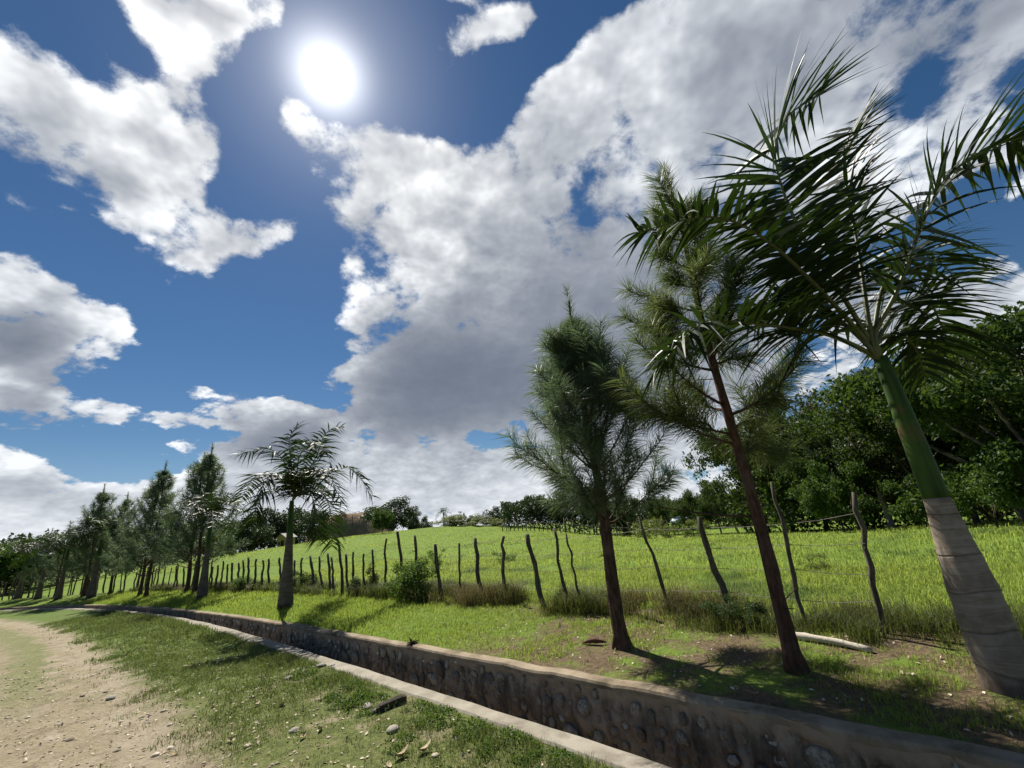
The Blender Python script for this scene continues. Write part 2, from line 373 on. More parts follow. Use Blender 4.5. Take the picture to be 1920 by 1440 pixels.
def bark_mat(name, c1, c2, c3, stretch=(14, 14, 3), bumpd=0.012, ring=None):
    t = NT(name)
    v = t.scaled(t.pos(), stretch)
    a = t.noise(1.0, 6, 0.65, v); b = t.noise(2.3, 3, 0.5)
    col = t.mix(t.ramp(a, 0.35, 0.65), c1, c2); col = t.mix(t.ramp(b, 0.5, 0.7), col, c3)
    if ring:
        sp = t.n('ShaderNodeSeparateXYZ'); t.l(t.pos(), sp.inputs[0])
        z = t.math('ADD', sp.outputs[2], t.math('MULTIPLY', t.noise(3.0, 2), 0.03))
        w = t.math('PINGPONG', z, ring); rg = t.ramp(w, 0.0, 0.012, 1.0, 0.0)
        col = t.mix(t.math('MULTIPLY', rg, 0.6), col, tuple(x*0.35 for x in c1))
    return t.finish(t.principled(col, 0.9, 0.15, t.bump(a, 0.9, bumpd)))

# ------------------------------------------------------------------ lie of the land: a frame along the ditch (s along it, n to its field side)
_ctl = [(108.0, -99.3), (15.2, -10.4), (8.0, -3.5), (0.8, 3.4), (-2.8, 6.86), (-5.7, 9.57), (-9.15, 12.65), (-12.6, 15.4), (-17.2, 18.6), (-23, 22.0), (-30, 24.9), (-42, 29.0), (-60, 33.8), (-90, 40), (-240, 66)]
def _dense():
    P = spline(_ctl, 6000); d = np.concatenate([[0], np.cumsum(np.linalg.norm(np.diff(P, axis=0), axis=1))])
    k = np.argmin(np.linalg.norm(P-np.array([0.8, 3.4]), axis=1)); d -= d[k]
    s = np.arange(math.ceil(d[0]), d[-1]-1, 0.2)
    X = np.stack([np.interp(s, d, P[:, 0]), np.interp(s, d, P[:, 1])], -1)
    ker = np.hanning(41); ker /= ker.sum()
    pad = np.vstack([X[0]+(X[0]-X[1])*np.arange(20, 0, -1)[:, None], X, X[-1]+(X[-1]-X[-2])*np.arange(1, 21)[:, None]])
    X = np.stack([np.convolve(pad[:, i], ker, 'valid') for i in (0, 1)], -1)
    T = norm(np.gradient(X, axis=0)); return s, X, np.stack([T[:, 1], -T[:, 0]], -1)
LS, LX, LN = _dense()
def CP(s, n):
    """point on the ground plan at distance s along the ditch and n towards the field"""
    s = np.asarray(s, float)
    x = np.interp(s, LS, LX[:, 0]) + np.interp(s, LS, LN[:, 0])*n; y = np.interp(s, LS, LX[:, 1]) + np.interp(s, LS, LN[:, 1])*n
    return x, y
def SN(x, y):
    x = np.atleast_1d(np.asarray(x, float)); y = np.atleast_1d(np.asarray(y, float)); S = np.empty(len(x)); Nn = np.empty(len(x))
    for a in range(0, len(x), 4000):
        dx = x[a:a+4000, None]-LX[None, ::4, 0]; dy = y[a:a+4000, None]-LX[None, ::4, 1]
        k = np.argmin(dx*dx+dy*dy, 1)*4
        d = np.stack([x[a:a+4000]-LX[k, 0], y[a:a+4000]-LX[k, 1]], -1); nn = LN[k]
        Nn[a:a+4000] = (d*nn).sum(1); S[a:a+4000] = LS[k] + d[:, 0]*-nn[:, 1] + d[:, 1]*nn[:, 0]
    return S, Nn
def wall_n(s): return np.interp(s, [-8, 0, 3, 6, 10, 14, 20, 40], [0.66, 0.64, 0.55, 0.48, 0.42, 0.36, 0.32, 0.30])
def wall_z(s): return np.interp(s, [-8, 2, 8, 14, 20, 40], [0.20, 0.20, 0.17, 0.12, 0.10, 0.10])
COPING = 0.13
def smooth01(t): t = np.clip(t, 0, 1); return t*t*(3-2*t)
def field_z(x, y):
    x = np.asarray(x, float); y = np.asarray(y, float)
    z = 2.0*np.exp(-(((x+20)/15.5)**2 + ((y-60)/20)**2)/2)
    z = z + 0.5*np.exp(-(((x+9)/7)**2 + ((y-64)/5)**2)/2)
    z = z + 1.2*smooth01((y-80)/60)*smooth01((-x+8)/40)
    off = 0.69*x + 0.72*y - 3.0                                   # rough distance from the ditch
    z = z - 1.3*smooth01((x+1)/12)*smooth01((off-8)/34)*(1-smooth01((np.hypot(x, y)-70)/60))
    z = z + 1.0*smooth01((np.hypot(x, y)-90)/160)
    return z
def land_z(s, n, x, y):
    """height of the ground on the field side of the wall"""
    w = wall_n(s)+COPING
    v = wall_z(s)-0.01 + (0.30-wall_z(s))*smooth01((n-w)/2.2)
    bumps = (fnoise(x, y, 0.55, 3)-0.5)*0.10*smooth01((n-w)/0.8) + (fnoise(x, y, 2.6, 2)-0.5)*0.03*smooth01((n-w)/0.25)
    return v + bumps + field_z(x, y)*smooth01((n-3.2)/14)
def road_z(s, n, x, y):
    rut = -0.035*np.exp(-((n+2.2)/0.45)**2) - 0.035*np.exp(-((n+3.9)/0.4)**2)
    edge = smooth01((n+0.75)/0.4)
    b = (fnoise(x, y, 0.7, 3)-0.5)*0.05 + (fnoise(x, y, 4.0, 2)-0.5)*0.022
    return -0.012 + rut + b*(1-0.5*edge) + 0.028*edge
def Z(x, y):
    s, n = SN(x, y)
    x = np.atleast_1d(np.asarray(x, float)); y = np.atleast_1d(np.asarray(y, float))
    return np.where(n > wall_n(s)+COPING*0.5, land_z(s, n, x, y), road_z(s, n, x, y))
def Z1(x, y): return float(Z(x, y)[0])

# ------------------------------------------------------------------ ground materials
def ground_mat():
    """trampled verge and dirt road: bare earth where wheels run, turf elsewhere"""
    t = NT('roadside_earth')
    n = t.attr('lat'); s = t.attr('run')
    w = t.wpos()
    big = t.noise(0.55, 4, 0.6, w); mid = t.noise(2.6, 5, 0.65, w); fine = t.noise(26, 6, 0.7, w); grit = t.noise(95, 3, 0.6, w)
    nn = t.math('ADD', n, t.math('MULTIPLY', t.math('SUBTRACT', mid, 0.5), 1.5))
    nn = t.math('ADD', nn, t.math('MULTIPLY', t.math('SUBTRACT', big, 0.5), 0.8))
    turf_edge = t.math('ADD', t.math('MULTIPLY', t.ramp(s, 2.0, 9.0), -0.15), -1.82)
    g1 = t.ramp(t.math('SUBTRACT', nn, turf_edge), -0.22, 0.30)
    mid_strip = t.math('MULTIPLY', t.ramp(t.math('ABSOLUTE', t.math('ADD', nn, 3.05)), 0.12, 0.42, 1.0, 0.0), t.ramp(s, 6.0, 9.5))
    g2 = t.ramp(t.math('ADD', nn, 5.2), -0.3, 0.3, 1.0, 0.0)
    g = t.math('MAXIMUM', t.math('MAXIMUM', g1, g2), t.math('MULTIPLY', mid_strip, 0.55))
    patches = t.ramp(t.noise(1.3, 4, 0.65, w), 0.55, 0.68)
    near = t.ramp(s, 2.0, 8.5, 0.85, 0.25)
    g = t.math('MULTIPLY', g, t.math('SUBTRACT', 1.0, t.math('MULTIPLY', patches, near)), clamp=True)
    dirt = t.mix(t.ramp(fine, 0.3, 0.7), (0.195, 0.158, 0.098), (0.315, 0.266, 0.180))
    dirt = t.mix(t.math('MULTIPLY', t.ramp(mid, 0.5, 0.72), 0.6), dirt, (0.385, 0.33, 0.25))
    dirt = t.mix(t.ramp(grit, 0.62, 0.72, 0.0, 0.55), dirt, (0.48, 0.43, 0.34))
    turf = t.mix(t.ramp(fine, 0.35, 0.65), (0.075, 0.090, 0.030), (0.150, 0.170, 0.055))
    turf = t.mix(t.ramp(mid, 0.48, 0.72, 0.0, 0.6), turf, (0.20, 0.165, 0.085))
    far_turf = t.mix(t.ramp(fine, 0.35, 0.65), (0.075, 0.110, 0.025), (0.12, 0.165, 0.04))
    turf = t.mix(t.ramp(s, 3.0, 10.0), turf, far_turf)
    track = t.math('MAXIMUM', t.ramp(t.math('ABSOLUTE', t.math('ADD', nn, 2.25)), 0.0, 0.35, 1.0, 0.0), t.ramp(t.math('ABSOLUTE', t.math('ADD', nn, 3.9)), 0.0, 0.35, 1.0, 0.0))
    dirt = t.mix(t.math('MULTIPLY', track, 0.35), dirt, (0.36, 0.31, 0.235))
    dirt = t.mix(t.ramp(t.noise(3.6, 6, 0.7, w), 0.5, 0.66, 0.0, 0.55), dirt, (0.13, 0.10, 0.066))
    dirt = t.mix(t.ramp(t.noise(0.9, 5, 0.7, w), 0.54, 0.68, 0.0, 0.45), dirt, (0.13, 0.135, 0.06))
    col = t.mix(g, dirt, turf)
    h = t.math('ADD', t.math('MULTIPLY', fine, 1.0), t.math('MULTIPLY', grit, 0.35))
    return t.finish(t.principled(col, 0.95, 0.1, t.bump(h, 0.8, 0.03)))
def field_mat():
    t = NT('pasture_turf'); w = t.wpos(); n = t.attr('lat'); s = t.attr('run')
    big = t.noise(0.16, 4, 0.6, w); mid = t.noise(1.4, 5, 0.6, w); fine = t.noise(18, 5, 0.7, w)
    turf = t.mix(t.ramp(fine, 0.3, 0.7), (0.080, 0.130, 0.020), (0.160, 0.235, 0.036))
    turf = t.mix(t.ramp(big, 0.42, 0.62, 0.0, 0.7), turf, (0.145, 0.200, 0.034))
    turf = t.mix(t.ramp(mid, 0.52, 0.72, 0.0, 0.5), turf, (0.085, 0.130, 0.020))
    soil = t.mix(t.ramp(fine, 0.3, 0.7), (0.085, 0.062, 0.036), (0.17, 0.125, 0.075))
    litter = t.mix(t.ramp(t.noise(60, 3, 0.6, w), 0.6, 0.7), soil, (0.30, 0.235, 0.15))
    # bare, littered soil on the near verge under the pines
    bare = t.math('MULTIPLY', t.ramp(s, 2.2, 4.6, 1.0, 0.0), t.ramp(t.math('ADD', n, t.math('MULTIPLY', mid, 0.6)), 3.0, 3.7, 1.0, 0.0))
    bare = t.math('MULTIPLY', bare, t.ramp(t.noise(2.1, 5, 0.65, w), 0.36, 0.54))
    strip = t.math('MULTIPLY', t.ramp(t.math('ABSOLUTE', t.math('SUBTRACT', n, 2.8)), 0.2, 0.7, 1.0, 0.0), t.ramp(mid, 0.35, 0.6, 0.2, 0.9))
    strip = t.math('MULTIPLY', strip, t.ramp(s, 14.0, 24.0, 1.0, 0.3))
    col = t.mix(t.math('MAXIMUM', bare, strip), turf, litter)
    return t.finish(t.principled(col, 0.95, 0.1, t.bump(fine, 0.9, 0.05)))
M_ROAD = ground_mat(); M_FIELD = field_mat()
def sheet(name, S, Nv, zf, mat):
    Sg, Ng = np.meshgrid(S, Nv, indexing='ij') if np.ndim(Nv) == 1 else (np.repeat(S[:, None], Nv.shape[1], 1), Nv)
    x, y = CP(Sg, Ng); z = zf(Sg, Ng, x, y)
    me = mesh_np(name, np.stack([x, y, z], -1), grid_faces(*Sg.shape)[:, ::-1] if True else None, smooth=True)
    for nm, a in (('lat', Ng), ('run', Sg)):
        at = me.attributes.new(nm, 'FLOAT', 'POINT'); at.data.foreach_set('value', a.astype(np.float32).ravel())
    o = link(name, me, mat); tag(o, kind='structure'); return o
_S = np.unique(np.concatenate([np.arange(-130, -8, 6.0), np.arange(-8, -4, 0.4), np.arange(-4, 16, 0.12), np.arange(16, 40, 0.4), np.arange(40, 60, 1.0), np.arange(60, 225, 6.0)]))
# the dirt road and its grassy edge, up to the concrete kerb
_Nroad = np.concatenate([np.arange(-9.0, -5.0, 0.3), np.arange(-5.0, -1.3, 0.12)])
sheet('dirt_road', _S, np.append(_Nroad, -1.3), road_z, M_ROAD)
sheet('grass_verge', _S, np.append(np.arange(-1.3, -0.10, 0.08), -0.10), road_z, M_ROAD)
sheet('ground', _S, np.concatenate([np.array([-90, -60, -40, -25, -16, -12.0]), np.arange(-11, -8.9, 0.5), [-9.0]]), road_z, M_ROAD)
# the pasture with the strip of turf in front of it, out to the horizon
_far = np.concatenate([np.linspace(0, 0.9, 12)[1:]**1.0, np.arange(1.0, 6, 0.14), np.arange(6, 20, 0.5), np.arange(20, 60, 1.5), np.arange(60, 180, 5), np.array([200, 240, 300, 400, 600, 900.0])])
_Nf = np.repeat((wall_n(_S)+COPING-0.02)[:, None], len(_far)+1, 1) + np.concatenate([[0], _far])[None, :]
sheet('field', _S, _Nf, land_z, M_FIELD)
# ditch floor
t = NT('ditch_mud'); M_MUD = t.finish(t.principled(t.mix(t.noise(9, 5), (0.03, 0.025, 0.018), (0.075, 0.06, 0.04)), 0.7, 0.3, t.bump(t.noise(14, 5), 0.8, 0.05)))
_Sd = np.concatenate([np.arange(-130, -8, 6.0), np.arange(-8, 40, 0.3), np.arange(40, 225, 6.0)])
_Nd = np.stack([np.full(len(_Sd), -0.02), wall_n(_Sd)*0.3, wall_n(_Sd)*0.6, wall_n(_Sd)+0.05], -1)
sheet('ditch_floor', _Sd, _Nd, lambda s, n, x, y: -0.66 + (fnoise(x, y, 3.0, 3)-0.5)*0.12 + 0.06*smooth01((s-12)/10), M_MUD)

# ------------------------------------------------------------------ concrete kerb along the road side of the ditch
def concrete_mat(name, c1, c2, stain):
    t = NT(name); w = t.pos()
    a = t.noise(3.5, 6, 0.65, w); f = t.noise(45, 4, 0.6, w)
    col = t.mix(t.ramp(a, 0.35, 0.65), c1, c2); col = t.mix(t.ramp(t.noise(1.6, 5, 0.7, w), 0.52, 0.7, 0.0, 0.75), col, stain)
    col = t.mix(t.ramp(f, 0.62, 0.75, 0, 0.4), col, tuple(min(1, x*1.4) for x in c2))
    return t.finish(t.principled(col, 1.0, 0.04, t.bump(t.math('ADD', a, t.math('MULTIPLY', f, 0.5)), 0.35, 0.01)))
M_KERB = concrete_mat('worn_concrete', (0.235, 0.210, 0.165), (0.325, 0.295, 0.240), (0.145, 0.125, 0.095))
M_COPE = concrete_mat('coping_mortar', (0.19, 0.150, 0.104), (0.31, 0.255, 0.185), (0.09, 0.072, 0.050))
def strip_prism(S, prof, name, mat, parent=None):
    """sweep a profile (list of n, z functions of s) along the ditch"""
    P = []
    for fn, fz in prof:
        n = fn(S); x, y = CP(S, n); P.append(np.stack([x, y, fz(S)], -1))
    V = np.stack(P, 1); b = len(prof)
    me = mesh_np(name, V.reshape(-1, 3), grid_faces(len(S), b), smooth=False)
    return link(name, me, mat, parent)
_Sk = np.concatenate([np.arange(-40, -6, 2.0), np.arange(-6, 16, 0.07), np.arange(16, 45, 0.3), np.arange(45, 90, 2.0)])
kw = lambda s: -(0.155 + 0.05*fnoise(s, s*0+3, 1.3, 3) + 0.035*(fnoise(s, s*0+11, 5.0, 2)-0.5) + 0.05*smooth01((s-3)/3))
ki = lambda s: 0.004*np.sin(s*3.1) + 0.012*(fnoise(s, s*0+5, 4.0, 2)-0.5)
kz = lambda s: 0.035 + 0.020*(fnoise(s, s*0+8, 0.8, 2)-0.5)
kerb = strip_prism(_Sk, [(lambda s: kw(s)-0.012, lambda s: kz(s)*0-0.12), (lambda s: kw(s)-0.006, lambda s: kz(s)-0.018), (lambda s: kw(s)+0.012, lambda s: kz(s)-0.002),
                         (lambda s: kw(s)*0.5, lambda s: kz(s)+0.006*(fnoise(s, s*0+2, 9, 2)-0.5)), (lambda s: ki(s)-0.012, lambda s: kz(s)), (lambda s: ki(s), lambda s: kz(s)-0.014), (lambda s: ki(s)+0.01, lambda s: kz(s)*0-0.72)], 'concrete_kerb', M_KERB)
tag(kerb, 'long pale concrete kerb edging the road side of the ditch', 'kerb')

# ------------------------------------------------------------------ stone wall on the field side of the ditch
wall = thing('stone_wall', 'long dark ditch wall of round stones set in mortar with a tan coping', 'wall', (0, 0, 0))
WZ0 = -0.64
rs = np.random.default_rng(21)
stones = []
for k in range(15000):
    s = rs.uniform(-4.5, 15.0); big = rs.random()
    a = rs.uniform(0.026, 0.060) if big < 0.62 else rs.uniform(0.06, 0.115); b = a*rs.uniform(0.6, 1.5)
    z = rs.uniform(WZ0+0.08, wall_z(s)-0.075-b*0.6)
    if all(((s-q[0])/(a+q[2]+0.022))**2 + ((z-q[1])/(b+q[3]+0.022))**2 > 1.0 for q in stones[-700:]) if len(stones) < 701 else all(((s-q[0])/(a+q[2]+0.012))**2 + ((z-q[1])/(b+q[3]+0.012))**2 > 1.0 for q in stones if abs(q[0]-s) < 0.3):
        stones.append((s, z, a, b))
    if len(stones) > 1500: break
stones = np.array(stones)
_Sw = np.concatenate([np.arange(-40, -4.5, 1.5), np.arange(-4.5, 9, 0.02), np.arange(9, 16, 0.05), np.arange(16, 45, 0.4), np.arange(45, 90, 3.0)])
_Wv = np.linspace(0, 1, 40)
Sg, Vg = np.meshgrid(_Sw, _Wv, indexing='ij')
zt = wall_z(Sg)-0.01; zg = WZ0 + (zt-WZ0)*Vg
ng = wall_n(Sg) - 0.05*(1-Vg) + 0.035*(fnoise(Sg, zg, 2.4, 3)-0.5) + 0.028*(fnoise(Sg, zg, 9, 3)-0.5)
for s, z, a, b in stones:
    i0, i1 = np.searchsorted(_Sw, [s-2.2*a, s+2.2*a])
    if i1 <= i0: continue
    rr = np.sqrt(((Sg[i0:i1]-s)/a)**2 + ((zg[i0:i1]-z)/b)**2)
    ng[i0:i1] += 0.030*np.exp(-((rr-1.0)/0.24)**2) * (a/0.06)**0.5
x, y = CP(Sg, ng)
t = NT('stained_mortar'); w = t.pos()
sp = t.n('ShaderNodeSeparateXYZ'); t.l(w, sp.inputs[0])
a_ = t.noise(4.5, 6, 0.68, w); f_ = t.noise(38, 4, 0.6, w); st = t.noise(1.0, 5, 0.65, t.scaled(w, (7, 7, 1.3)))
col = t.mix(t.ramp(a_, 0.35, 0.66), (0.200, 0.148, 0.100), (0.390, 0.300, 0.210))
col = t.mix(t.ramp(st, 0.45, 0.65, 0.0, 0.8), col, (0.075, 0.058, 0.043))
col = t.mix(t.math('MULTIPLY', t.ramp(t.math('ADD', sp.outputs[2], t.math('MULTIPLY', a_, 0.12)), 0.08, 0.20), 0.75), col, (0.33, 0.25, 0.17))
col = t.mix(t.ramp(t.noise(2.2, 4, 0.6, w), 0.6, 0.72, 0, 0.5), col, (0.055, 0.065, 0.028))
M_MORTAR = t.finish(t.principled(col, 0.92, 0.2, t.bump(t.math('ADD', a_, t.math('MULTIPLY', f_, 0.5)), 0.9, 0.02)))
link('mortar', mesh_np('mortar', np.stack([x, y, zg], -1), grid_faces(*Sg.shape), smooth=True), M_MORTAR, wall)
cf = lambda d: (lambda s: wall_n(s)+d+(0.034 if d < 0 else 0.014)*(fnoise(s, s*0+4, 4.5, 4)-0.5))
cz = lambda d: (lambda s: wall_z(s)+d+0.030*(fnoise(s, s*0+9, 2.2, 4)-0.5))
strip_prism(_Sw, [(cf(-0.014), cz(-0.055)), (cf(-0.020), cz(-0.022)), (cf(-0.008), cz(-0.003)), (cf(0.05), cz(0.006)), (cf(COPING-0.01), cz(0.0)), (cf(COPING+0.01), cz(-0.08))], 'coping', M_COPE, wall)
def stone_mesh(seed):
    bm = bmesh.new(); bmesh.ops.create_icosphere(bm, subdivisions=2, radius=1.0); r_ = random.Random(seed)
    dirs = [(Vector((r_.gauss(0, 1), r_.gauss(0, 1), r_.gauss(0, 1))).normalized(), r_.uniform(0.60, 0.92)) for _ in range(9)]
    for v in bm.verts:
        for d, k in dirs:
            h = v.co.dot(d)
            if h > k: v.co -= d*(h-k)*0.85
        v.co *= r_.uniform(0.96, 1.04)
    me = bpy.data.meshes.new('stone'); bm.to_mesh(me); bm.free()
    for p in me.polygons: p.use_smooth = True
    return me
t = NT('wall_stone'); rnd = t.objrand(); a_ = t.noise(2.0, 5, 0.65)
col = t.mix(t.ramp(rnd, 0.0, 0.75), (0.165, 0.132, 0.096), (0.47, 0.395, 0.30)); col = t.mix(t.ramp(rnd, 0.84, 0.95), col, (0.62, 0.55, 0.44))
col = t.mix(t.ramp(a_, 0.42, 0.62, 0.0, 0.7), col, (0.095, 0.078, 0.060))
M_STONE = t.finish(t.principled(col, 0.8, 0.3, t.bump(t.noise(5, 5), 0.6, 0.05)))
smeshes = [stone_mesh(k) for k in range(6)]
for me in smeshes: me.materials.append(M_STONE)
_dist = np.hypot(*[c for c in CP(stones[:, 0], wall_n(stones[:, 0]))])
_vis = stones[:, 1] > -0.38
order = np.argsort(_dist/np.sqrt(stones[:, 2]*stones[:, 3])/np.where(_vis, 1, 1e-3))
restmb = MB()
for rank, k in enumerate(order):
    s, z, a, b = stones[k]
    if not _vis[k]: continue
    vv = (z-WZ0)/(wall_z(s)-0.01-WZ0)
    n = float(wall_n(s)) - 0.05*(1-vv) + 0.010 + rs.uniform(-0.008, 0.014)
    x, y = CP(s, n); th = math.atan2(float(np.interp(s, LS, LN[:, 1])), float(np.interp(s, LS, LN[:, 0])))
    dep = min(a, b)*rs.uniform(0.35, 0.62)
    if rank < 290:
        o = link('stone', smeshes[rank % 6], None, wall, (float(x), float(y), z))
        o.rotation_euler = (rs.uniform(-0.5, 0.5), rs.uniform(-0.25, 0.25), th); o.scale = (dep, a, b)
    else:
        me = smeshes[rank % 6]; V = np.array([v.co for v in me.vertices])*np.array([dep, a, b])
        c_, s_ = math.cos(th), math.sin(th); V = np.stack([V[:, 0]*c_-V[:, 1]*s_+x, V[:, 0]*s_+V[:, 1]*c_+y, V[:, 2]+z], -1)
        restmb.add(V, None, np.array([p.vertices[:] for p in me.polygons]))
tag(restmb.build('stones', M_STONE, wall, True), kind='stuff')

# posts: run, offset, height, lean along the fence, radius
POSTS = [(-0.9, 2.68, 1.3, -0.11, 0.034),
    (-0.18, 2.76, 1.52, -0.11, 0.031),
    (0.64, 2.91, 1.2, 0.08, 0.058),
    (1.34, 2.89, 1.27, 0.26, 0.03),
    (2.1, 2.75, 1.21, 0.06, 0.048),
    (2.62, 2.68, 1.1, 0.21, 0.024),
    (2.98, 2.69, 1.2, 0.11, 0.033),
    (3.54, 2.77, 1.16, 0.22, 0.057),
    (4.58, 2.92, 1.14, -0.05, 0.044),
    (5.12, 2.88, 1.15, 0.21, 0.061),
    (5.6, 2.79, 1.08, 0.12, 0.031),
    (6.28, 2.69, 1.09, 0.16, 0.054),
    (7.14, 2.75, 1.31, 0.19, 0.046),
    (7.92, 2.89, 1.44, 0.35, 0.067),
    (8.78, 2.88, 1.3, 0.02, 0.038),
    (9.22, 2.8, 1.07, 0.14, 0.039),
    (9.68, 2.72, 1.0, -0.05, 0.039),
    (10.06, 2.68, 1.07, 0.07, 0.04),
    (10.3, 2.68, 1.03, 0.26, 0.047),
    (10.86, 2.75, 1.4, 0.35, 0.082),
    (11.64, 2.9, 0.94, 0.26, 0.043),
    (11.98, 2.92, 1.05, 0.2, 0.051),
    (12.36, 2.9, 0.98, 0.35, 0.044),
    (12.84, 2.82, 1.04, 0.33, 0.067),
    (13.28, 2.73, 1.0, 0.24, 0.045),
    (13.8, 2.68, 0.94, 0.18, 0.046),
    (15.3, 2.89, 1.06, 0.35, 0.114),
    (16.28, 2.87, 1.05, 0.19, 0.067),
    (16.62, 2.8, 1.03, 0.14, 0.05),
    (17.04, 2.72, 1.08, 0.1, 0.067),
    (17.52, 2.68, 1.16, 0.23, 0.093),
    (17.98, 2.71, 1.06, 0.31, 0.052),
    (19.02, 2.9, 0.98, 0.11, 0.063),
    (19.64, 2.91, 0.99, 0.12, 0.063),
    (19.98, 2.87, 0.94, 0.1, 0.046),
    (20.38, 2.79, 1.09, -0.04, 0.046),
    (20.66, 2.74, 0.95, 0.03, 0.055),
    (20.96, 2.69, 0.91, 0.09, 0.046)]
NEAR_FRONDS = [[(3.13, 3.50, 2.81), (2.95, 3.40, 3.27), (2.71, 3.28, 3.80), (2.61, 3.16, 4.48), (2.79, 3.11, 4.94), (3.24, 3.12, 5.24)],
    [(3.14, 3.48, 2.85), (3.36, 3.51, 3.72), (3.56, 3.54, 4.60), (3.82, 3.56, 5.16), (4.14, 3.57, 5.46)],
    [(3.17, 3.49, 2.84), (3.33, 3.27, 3.18), (3.62, 2.95, 3.83), (3.91, 2.77, 4.05), (4.43, 2.65, 4.11)],
    [(3.10, 3.50, 2.81), (2.68, 3.26, 3.22), (2.17, 3.01, 3.63), (1.70, 2.86, 3.77), (1.09, 2.80, 3.65)],
    [(3.08, 3.52, 2.73), (2.68, 3.37, 2.87), (2.27, 3.25, 2.92), (1.90, 3.18, 2.97), (1.53, 3.13, 2.96), (1.15, 3.18, 2.66)],
    [(3.08, 3.50, 2.81), (2.99, 3.64, 3.17), (2.80, 3.81, 3.46), (2.51, 4.03, 3.42)],
    [(3.19, 3.50, 2.80), (3.61, 3.60, 3.14), (4.06, 3.77, 3.27), (4.39, 4.08, 2.81)],
    [(3.18, 3.47, 2.89), (3.61, 3.60, 3.46), (4.30, 3.84, 3.84), (4.92, 4.18, 3.60)],
    [(3.13, 3.47, 2.90), (3.34, 3.48, 3.64), (3.56, 3.62, 4.35), (3.62, 3.86, 4.91)],
    [(3.11, 3.50, 2.81), (2.72, 2.98, 3.26), (2.28, 2.61, 3.43), (1.81, 2.44, 3.30)],
    [(3.16, 3.48, 2.85), (2.97, 2.99, 3.24), (2.94, 2.66, 3.43), (3.03, 2.51, 3.25)],
    [(3.16, 3.51, 2.76), (3.49, 3.62, 2.90), (3.74, 3.76, 2.80), (3.86, 3.90, 2.55)],
    [(3.14, 3.48, 2.87), (3.15, 3.34, 3.62), (3.26, 3.35, 4.21), (3.53, 3.33, 4.60)]]
MID_FRONDS = [[(-5.87, 11.22, 3.01), (-6.03, 10.76, 3.77), (-6.23, 10.37, 4.00), (-6.77, 10.20, 3.89)],
    [(-5.87, 11.20, 3.08), (-5.93, 10.97, 3.79), (-6.01, 10.99, 4.36), (-5.88, 11.17, 4.75)],
    [(-5.83, 11.20, 3.07), (-5.31, 10.99, 3.73), (-4.98, 10.88, 4.38), (-4.65, 11.03, 4.55)],
    [(-5.83, 11.23, 3.01), (-4.87, 10.91, 3.32), (-4.25, 10.80, 3.35), (-3.79, 10.92, 2.65)],
    [(-5.91, 11.24, 2.95), (-6.66, 11.49, 3.49), (-7.30, 11.77, 3.60), (-7.91, 12.15, 3.07)],
    [(-5.92, 11.27, 2.88), (-6.07, 10.70, 3.02), (-6.24, 10.35, 2.80), (-6.50, 10.43, 2.22)],
    [(-5.85, 11.27, 2.88), (-5.49, 11.76, 2.99), (-5.40, 12.25, 2.46), (-5.51, 12.66, 1.54)],
    [(-5.87, 11.25, 2.95), (-4.96, 10.29, 3.29), (-4.42, 9.82, 3.12), (-4.05, 9.71, 2.49)],
    [(-5.90, 11.25, 2.95), (-5.68, 10.18, 3.29), (-5.77, 9.71, 3.13), (-5.89, 9.59, 2.55)],
    [(-5.86, 11.22, 3.04), (-5.46, 10.47, 3.69), (-4.90, 9.97, 3.94), (-4.47, 9.76, 3.61)],
    [(-5.86, 11.23, 2.99), (-6.03, 11.90, 3.51), (-5.96, 12.36, 3.71), (-5.87, 12.92, 2.98)],
    [(-5.89, 11.27, 2.88), (-5.24, 10.50, 2.96), (-4.99, 10.45, 2.49), (-4.96, 10.58, 1.76)]]
